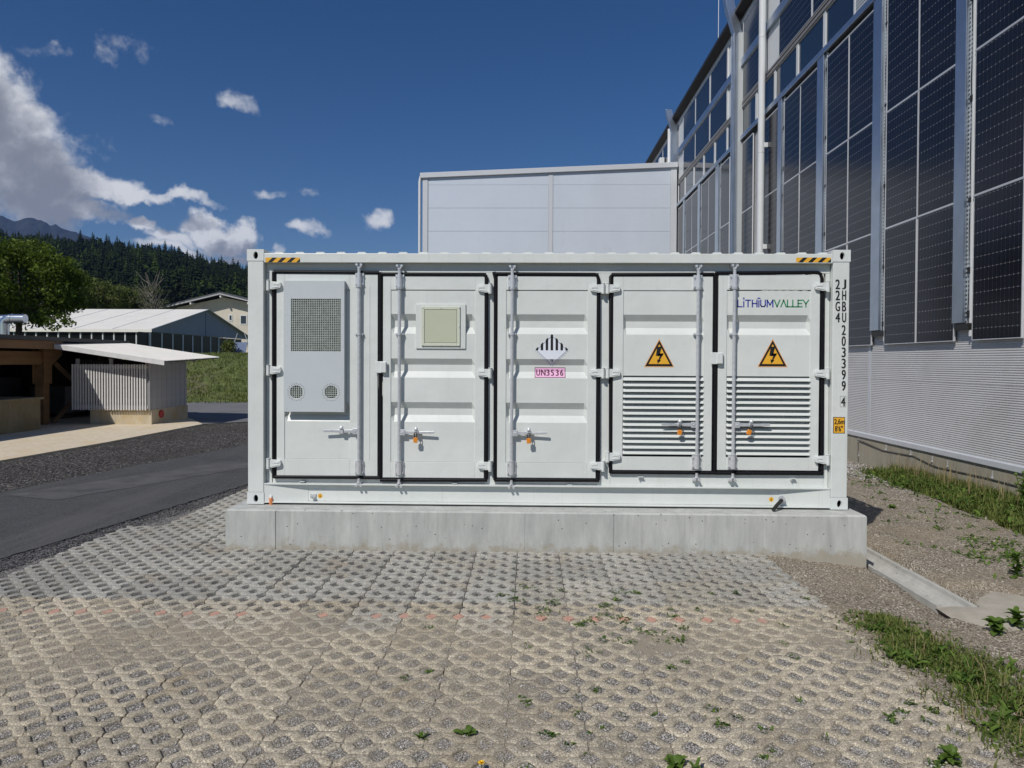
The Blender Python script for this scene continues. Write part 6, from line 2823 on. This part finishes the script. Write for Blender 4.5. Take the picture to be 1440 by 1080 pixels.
for y, x, k, s, a, px in trees:
    z = hill_z(x, y) - .5
    if len(near) < 296 and -6 < px < 352 and y > 330:
        near.append(1)
        o = link("conifer_tree" if k < 5 else "hillside_tree", kind_me[k], None)
        o.location = (x, y, z)
        o.rotation_euler = (0, 0, a)
        o.scale = (s, s, s)
        if k == 3:
            o.name = "hillside_tree"
            thing(o, "dark round-crowned tree among the conifers on the hillside", "tree", "dark round trees on the wooded hillside")
        elif k < 4:
            thing(o, "dark green conifer in the forest on the hillside", "conifer", "conifers on the wooded hillside")
        elif k == 4:
            thing(o, "lighter green pointed tree among the dark conifers on the hillside", "tree", "lighter trees on the wooded hillside")
        else:
            thing(o, "light green round-crowned tree among the dark conifers on the hillside", "tree", "round-crowned trees on the wooded hillside")
        continue
    (vs, fs), mt = KINDS[k]
    b = rest[mt]
    off = len(b.v)
    ca, sa = cos(a) * s, sin(a) * s
    b.v += [(x + vx * ca - vy * sa, y + vx * sa + vy * ca, z + vz * s) for vx, vy, vz in vs]
    b.f += [tuple(i + off for i in f) for f in fs]
    b.m += [0] * len(fs)
for mt, b in rest.items():
    stuff(b.build("forest", M[mt], fix=False), "dark conifer forest covering the hill")

b = MB()
RIDGE = [(-900, 230), (-600, 262), (-300, 285), (-120, 296), (-40, 300), (-12, 297), (8, 303), (30, 301), (48, 306), (70, 313), (95, 320), (122, 331), (160, 348), (220, 372), (330, 405), (500, 450)]


def ridge(px):
    for (xa, ya), (xb, yb) in zip(RIDGE[:-1], RIDGE[1:]):
        if xa <= px <= xb:
            return ya + (yb - ya) * (px - xa) / (xb - xa)
    return RIDGE[-1][1]


def mtn(u, v):
    px = -430 + 930 * u
    y = 2600 + 2600 * v
    x = (px - 720) / F_PX * y - YAW * y
    top = EYE + (509 - ridge(px) - 5) / F_PX * 4100
    t = v / .577 if v < .577 else max(0.0, 1 - (v - .577) * 1.6)
    z = top * (t ** 1.1) * (1 + .02 * fbm(px * .05, v * 6, 1)) + 14 * fbm(px * .035, v * 5, 3)
    return (x, y, z - 20 * (1 - t))


b.grid(mtn, 220, 60)
structure(b.build("mountain", M['far_forest'], smooth=180))

# ------------------------------------------------------------------ grass and weeds


def blades(spots, name, mats, lean=.5, parent=None, seed=1, width=.0035):
    """spots: (x, y, z, height)"""
    r = random.Random(seed)
    vs, fs = [], []
    for (x, y, z, h) in spots:
        a = r.uniform(0, 6.28)
        ln = h * lean * r.uniform(.2, 1.2)
        dx, dy = cos(a) * ln, sin(a) * ln
        w = width * r.uniform(.7, 1.5)
        px, py = -sin(a) * w, cos(a) * w
        k = len(vs)
        vs += [(x - px, y - py, z), (x + px, y + py, z), (x + dx * .35 - px * .8, y + dy * .35 - py * .8, z + h * .6), (x + dx * .35 + px * .8, y + dy * .35 + py * .8, z + h * .6), (x + dx, y + dy, z + h * r.uniform(.85, 1.0))]
        fs += [(k, k + 1, k + 3, k + 2), (k + 2, k + 3, k + 4)]
    me = bpy.data.meshes.new(name)
    me.from_pydata(vs, [], fs)
    me.materials.append(mats)
    return stuff(link(name, me, parent))


def leaf_blade(b, base, ang, tilt, length, width, curl=.5, mi=0):
    """a broad leaf of six faces, folded along its midrib"""
    d = Vector((cos(ang), sin(ang), 0))
    s = Vector((-sin(ang), cos(ang), 0))
    k = len(b.v)
    p = Vector(base)
    n = 4
    t = tilt
    for i in range(n + 1):
        f = i / n
        wv = width * sin(pi * min(1, .10 + f * .84)) ** .6 * .5
        if i == n:
            wv = 0.001
        up = Vector((0, 0, wv * .45))
        b.v += [tuple(p - s * wv + up), tuple(p), tuple(p + s * wv + up)]
        p = p + (d * cos(t) + Vector((0, 0, sin(t)))) * (length / n)
        t -= curl / n
    for i in range(n):
        q = k + i * 3
        b.f += [(q, q + 1, q + 4, q + 3), (q + 1, q + 2, q + 5, q + 4)]
        b.m += [mi, mi]


def plant(name, loc, label, n, length, width, tilt=(.5, 1.2), seed=1, cat="weed", mat_name='weed_leaf', curl=1.0, rise=0.0, group=None):
    r = random.Random(seed)
    e = empty(name, loc)
    thing(e, label, cat, group)
    st = MB()
    done = False
    for k in range(n):
        b = MB()
        z = r.uniform(0, rise)
        leaf_blade(b, (r.uniform(-.012, .012), r.uniform(-.012, .012), z), 2.4 * k + r.uniform(-.4, .4), r.uniform(*tilt), length * r.uniform(.6, 1.15), width * r.uniform(.7, 1.2), curl)
        b.build("leaf", M[mat_name], e, fix=False)
    if rise:
        st.tube([(0, 0, -.02), (.01, 0, rise)], .004, 5)
        st.build("stem", M[mat_name], e)
    return e


r = random.Random(21)
sp = []
while len(sp) < 11000:                       # strip of grass along the right edge of the pavers
    t = r.random()
    y = 5.35 - 2.75 * t ** .85
    wv = .10 + .30 * min(1, (5.45 - y) / .9)
    x = 2.62 + .07 * (5.3 - y) + r.gauss(0, wv * .55)
    if x < 2.06 or mnoise.noise(Vector((x * 3.0, y * 3.0, 1))) + .35 * mnoise.noise(Vector((x * 9, y * 9, 2))) < r.uniform(-.55, .15):
        continue
    sp.append((x, y, dirt_z(x, y) if x > 2.3 else -.004, r.uniform(.015, .05) * (1.8 if r.random() < .07 else 1)))
blades(sp, "verge_grass", M['grass'], .9, seed=3)
sp = []
b = MB()
for _ in range(6500):                         # broad small leaves among it
    t = r.random()
    y = 5.35 - 2.75 * t ** .85
    x = 2.62 + .07 * (5.3 - y) + r.gauss(0, .16)
    if x < 2.1 or mnoise.noise(Vector((x * 3.0, y * 3.0, 1))) < r.uniform(-.4, .1):
        continue
    leaf_blade(b, (x, y, dirt_z(x, y) if x > 2.3 else 0), r.uniform(0, 6.28), r.uniform(.1, 1.1), r.uniform(.016, .05), r.uniform(.008, .02), 1.0)
stuff(b.build("verge_leaves", M['weed_leaf'], fix=False))
sp = []
while len(sp) < 17000:                        # tall grass along the warehouse plinth
    y = 6.5 + 7.2 * r.random() ** .9
    dist = r.random() ** 1.4
    wv = .55 + .55 * max(0, (13.2 - y) / 6)
    x = 7.06 - dist * wv * 1.25
    if mnoise.noise(Vector((x * 1.4, y * 1.4, 4))) < r.uniform(-.75, .05) or (y > 13.0 and r.random() < .5):
        continue
    sp.append((x, y, dirt_z(x, y), r.uniform(.08, .26) * (1.1 - .45 * dist)))
blades(sp, "wall_grass", M['grass'], .7, seed=5, width=.006)
sp = []
for _ in range(200):
    y = r.choice((r.gauss(12.4, .5), r.gauss(10.2, .9), r.gauss(11.4, .8)))
    x = 7.0 - abs(r.gauss(0, .25))
    sp.append((x, y, dirt_z(x, y), r.uniform(.3, .62)))
blades(sp, "dry_grass", M['dry_grass'], .35, seed=6, width=.004)
b = MB()
for _ in range(2600):
    y = r.uniform(6.6, 13.0)
    x = 6.95 - abs(r.gauss(0, .45))
    if mnoise.noise(Vector((x * 1.4, y * 1.4, 4))) < r.uniform(-.5, .1):
        continue
    leaf_blade(b, (x, y, dirt_z(x, y) + r.uniform(0, .12)), r.uniform(0, 6.28), r.uniform(.1, 1.1), r.uniform(.07, .16), r.uniform(.025, .05), 1.2)
stuff(b.build("wall_weeds", M['weed_leaf'], fix=False))
sp = []
for _ in range(420):                          # dry stems in the verge
    y = 5.2 - 2.5 * r.random()
    x = 2.62 + .07 * (5.3 - y) + r.gauss(0, .2)
    sp.append((x, y, dirt_z(x, y), r.uniform(.03, .13)))
blades(sp, "dry_stems", M['dry_grass'], .8, seed=12, width=.0022)
b = MB()
for _ in range(45):                           # taller mixed tufts in the verge
    y = 5.1 - 2.4 * r.random()
    x = 2.62 + .07 * (5.3 - y) + r.gauss(0, .14)
    s = r.uniform(.6, 1.3)
    for k in range(r.randrange(8, 22)):
        leaf_blade(b, (x + r.gauss(0, .03), y + r.gauss(0, .03), dirt_z(x, y)), r.uniform(0, 6.28), r.uniform(.2, 1.35), r.uniform(.04, .085) * s, r.uniform(.014, .034) * s, r.uniform(.4, 1.2))
stuff(b.build("verge_tufts", M['weed_leaf'], fix=False))
# scattered low weeds: on the dirt and in the cells of the pavers
b = MB()
sp = []
for _ in range(90):
    x, y = r.uniform(3.9, 6.6), r.uniform(6.6, 14.0)
    if mnoise.noise(Vector((x * .9, y * .9, 8))) < -.05:
        continue
    for k in range(r.randrange(5, 16)):
        leaf_blade(b, (x + r.gauss(0, .05), y + r.gauss(0, .05), dirt_z(x, y)), r.uniform(0, 6.28), r.uniform(.2, 1.0), r.uniform(.03, .08), r.uniform(.012, .026), .9)
for _ in range(55):
    x, y = r.gauss(5.15, .35), r.gauss(7.4, .6)
    for k in range(r.randrange(4, 12)):
        leaf_blade(b, (x + r.gauss(0, .05), y + r.gauss(0, .05), dirt_z(x, y)), r.uniform(0, 6.28), r.uniform(.2, 1.0), r.uniform(.04, .09), r.uniform(.014, .03), .9)
stuff(b.build("dirt_weeds", M['weed_leaf'], fix=False))
b = MB()
cells = []
for _ in range(130):
    row = r.randrange(32, 58)
    off = 0 if row % 2 == 0 else .1
    y = row * .1
    cx = r.gauss(.75, .75) if r.random() < .75 else r.gauss(1.7, .4)
    x = off + .2 * round((cx - off) / .2)
    if x < -.9 or x > 2.2 or mnoise.noise(Vector((x * 1.3, y * 1.3, 6))) < -.12 or row == 51:
        continue
    cells.append((x, y))
for (x, y) in cells:
    ox, oy = r.uniform(-.03, .03), r.uniform(-.03, .04)
    s = r.choice((.5, .7, 1.0, 1.0, 1.3))
    for k in range(int(r.randrange(7, 18) * s)):
        leaf_blade(b, (x + ox + r.gauss(0, .016) * s, y + oy + r.gauss(0, .016) * s, -.012), r.uniform(0, 6.28), r.uniform(.25, 1.1), r.uniform(.014, .034) * s, r.uniform(.006, .013) * s, .9)
for _ in range(26):                            # flat creeping weeds near the middle
    x, y = r.gauss(.55, .35), r.gauss(5.15, .35)
    for k in range(14):
        leaf_blade(b, (x + r.gauss(0, .035), y + r.gauss(0, .03), .002), r.uniform(0, 6.28), r.uniform(.05, .5), r.uniform(.015, .04), r.uniform(.006, .014), .5)
stuff(b.build("paver_weeds", M['weed_leaf'], fix=False))

# single plants one can point to
q = on_z(655, 1031)
plant("weed_rosette", (q.x, q.y, -.01), "round-leaved dark green weed between the pavers left of the bottom centre", 9, .055, .034, (.3, .9), 2, curl=.9)
q = on_z(592, 1036)
plant("weed_rosette", (q.x, q.y, -.01), "small tufted weed between the pavers, left of the round-leaved one", 12, .045, .012, (.6, 1.3), 3)
q = on_z(950, 1077)
plant("broad_weed", (q.x, q.y, -.01), "bright green broad-leaved weed at the bottom edge right of centre", 26, .055, .032, (.1, 1.2), 4, curl=.8, rise=.02)
q = on_z(976, 1084)
plant("broad_weed", (q.x, q.y, -.01), "single upright broad-leaved weed at the bottom edge, right of the bigger clump", 4, .066, .034, (1.0, 1.4), 5, curl=.4)
q = on_z(1335, 1072)
plant("leafy_weed", (q.x, q.y, -.01), "large bright green leafy weed at the bottom right beside the grass strip", 48, .058, .030, (.0, 1.25), 6, curl=.9, rise=.05)
q = on_z(1400, 893, -.12)
plant("dock_plant", (q.x, q.y, dirt_z(q.x, q.y)), "upright broad-leaved plant beside the small concrete apron", 30, .085, .050, (.0, 1.1), 7, curl=.8, rise=.09)
q = on_z(1428, 880, -.12)
plant("dock_plant", (q.x, q.y, dirt_z(q.x, q.y)), "broad-leaved plant at the right edge behind the one by the apron", 30, .085, .046, (.0, 1.2), 8, curl=.7, rise=.10)
q = on_z(1430, 818, -.15)
plant("dock_plant", (q.x, q.y, dirt_z(q.x, q.y)), "dense dark green plant at the right edge above the apron", 40, .09, .042, (.1, 1.3), 9, curl=.8, rise=.2)
q = on_z(1153, 783, -.06)
plant("grass_tuft", (q.x, q.y - .01, dirt_z(q.x, q.y)), "small green tuft at the foot of the concrete block", 13, .12, .011, (.7, 1.45), 10, curl=.7)
q = on_z(1255, 716, -.16)
plant("leafy_weed", (q.x, q.y, dirt_z(q.x, q.y)), "low green weed just beyond the tip of the container's shadow", 26, .08, .034, (.2, 1.1), 11, curl=.8)
th = plant("thistle", (6.62, 9.55, dirt_z(6.62, 9.55)), "tall dark thistle with round heads by the warehouse plinth", 44, .12, .04, (.1, 1.2), 12, curl=1.0, rise=.50)
for k, (x, y, z) in enumerate(((0, 0, .60), (.09, .02, .55), (-.08, .03, .57), (.03, -.08, .50), (-.12, -.04, .46))):
    b = MB()
    b.tube([(x * .2, y * .2, z * .6), (x, y, z)], .005, 5)
    b.tube([(x, y, z - .01), (x, y, z + .01), (x, y, z + .03)], [.012, .022, .010], 8)
    b.build("flower_head", M['weed_leaf'], th)
q = on_z(677, 1079)
dn = empty("dandelion", (q.x, q.y - .01, -.01))
thing(dn, "yellow dandelion flower at the bottom edge left of centre", "flower")
b = MB()
for k in range(3):
    for i in range(12):
        a = 2 * pi * i / 12 + k * .3
        leaf_blade(b, (0, 0, .035), a, .3 + .4 * k, .017 - .003 * k, .006, .3)
b.build("flower_head", M['dandelion'], dn, fix=False)
b = MB()
b.tube([(0, 0, -.01), (.002, 0, .036)], .002, 5)
b.build("stem", M['weed_leaf'], dn)
# grass and tufts on the bank
sp = []
while len(sp) < 14000:
    x, y = r.uniform(-19.5, -11.5), r.uniform(29.5, 44)
    u = (x + 78) / 84
    toe = 29.8 + 0.16 * (x + 16) if x > -16 else 29.0 - 0.05 * (x + 16)
    if y < toe + .2:
        continue
    v = ((y - toe) / 105) ** (1 / 1.6)
    p = bank(u, v)
    if mnoise.noise(Vector((x * .5, y * .5, 3))) < r.uniform(-.8, .2):
        continue
    sp.append((p[0], p[1], p[2], r.uniform(.05, .17)))
blades(sp, "bank_grass", M['grass'], .8, seed=9, width=.013)

# ------------------------------------------------------------------ the valley air
hz = MB()
hz.box(-6400, 4700, -500, 5500, -1.62, 900.0)
hz = stuff(hz.build("haze", []), "pale thin air between the yard and the mountain")
hm = bpy.data.materials.new("valley_air")
hm.use_nodes = True
hm.node_tree.nodes.clear()
pvn = N(hm.node_tree, "ShaderNodeVolumePrincipled")
pvn.inputs["Color"].default_value = (0.26, 0.45, 1.0, 1)
pvn.inputs["Density"].default_value = HAZE
pvn.inputs["Anisotropy"].default_value = 0.0
hout = N(hm.node_tree, "ShaderNodeOutputMaterial")
hm.node_tree.links.new(pvn.outputs[0], hout.inputs["Volume"])
hz.data.materials.clear()
hz.data.materials.append(hm)
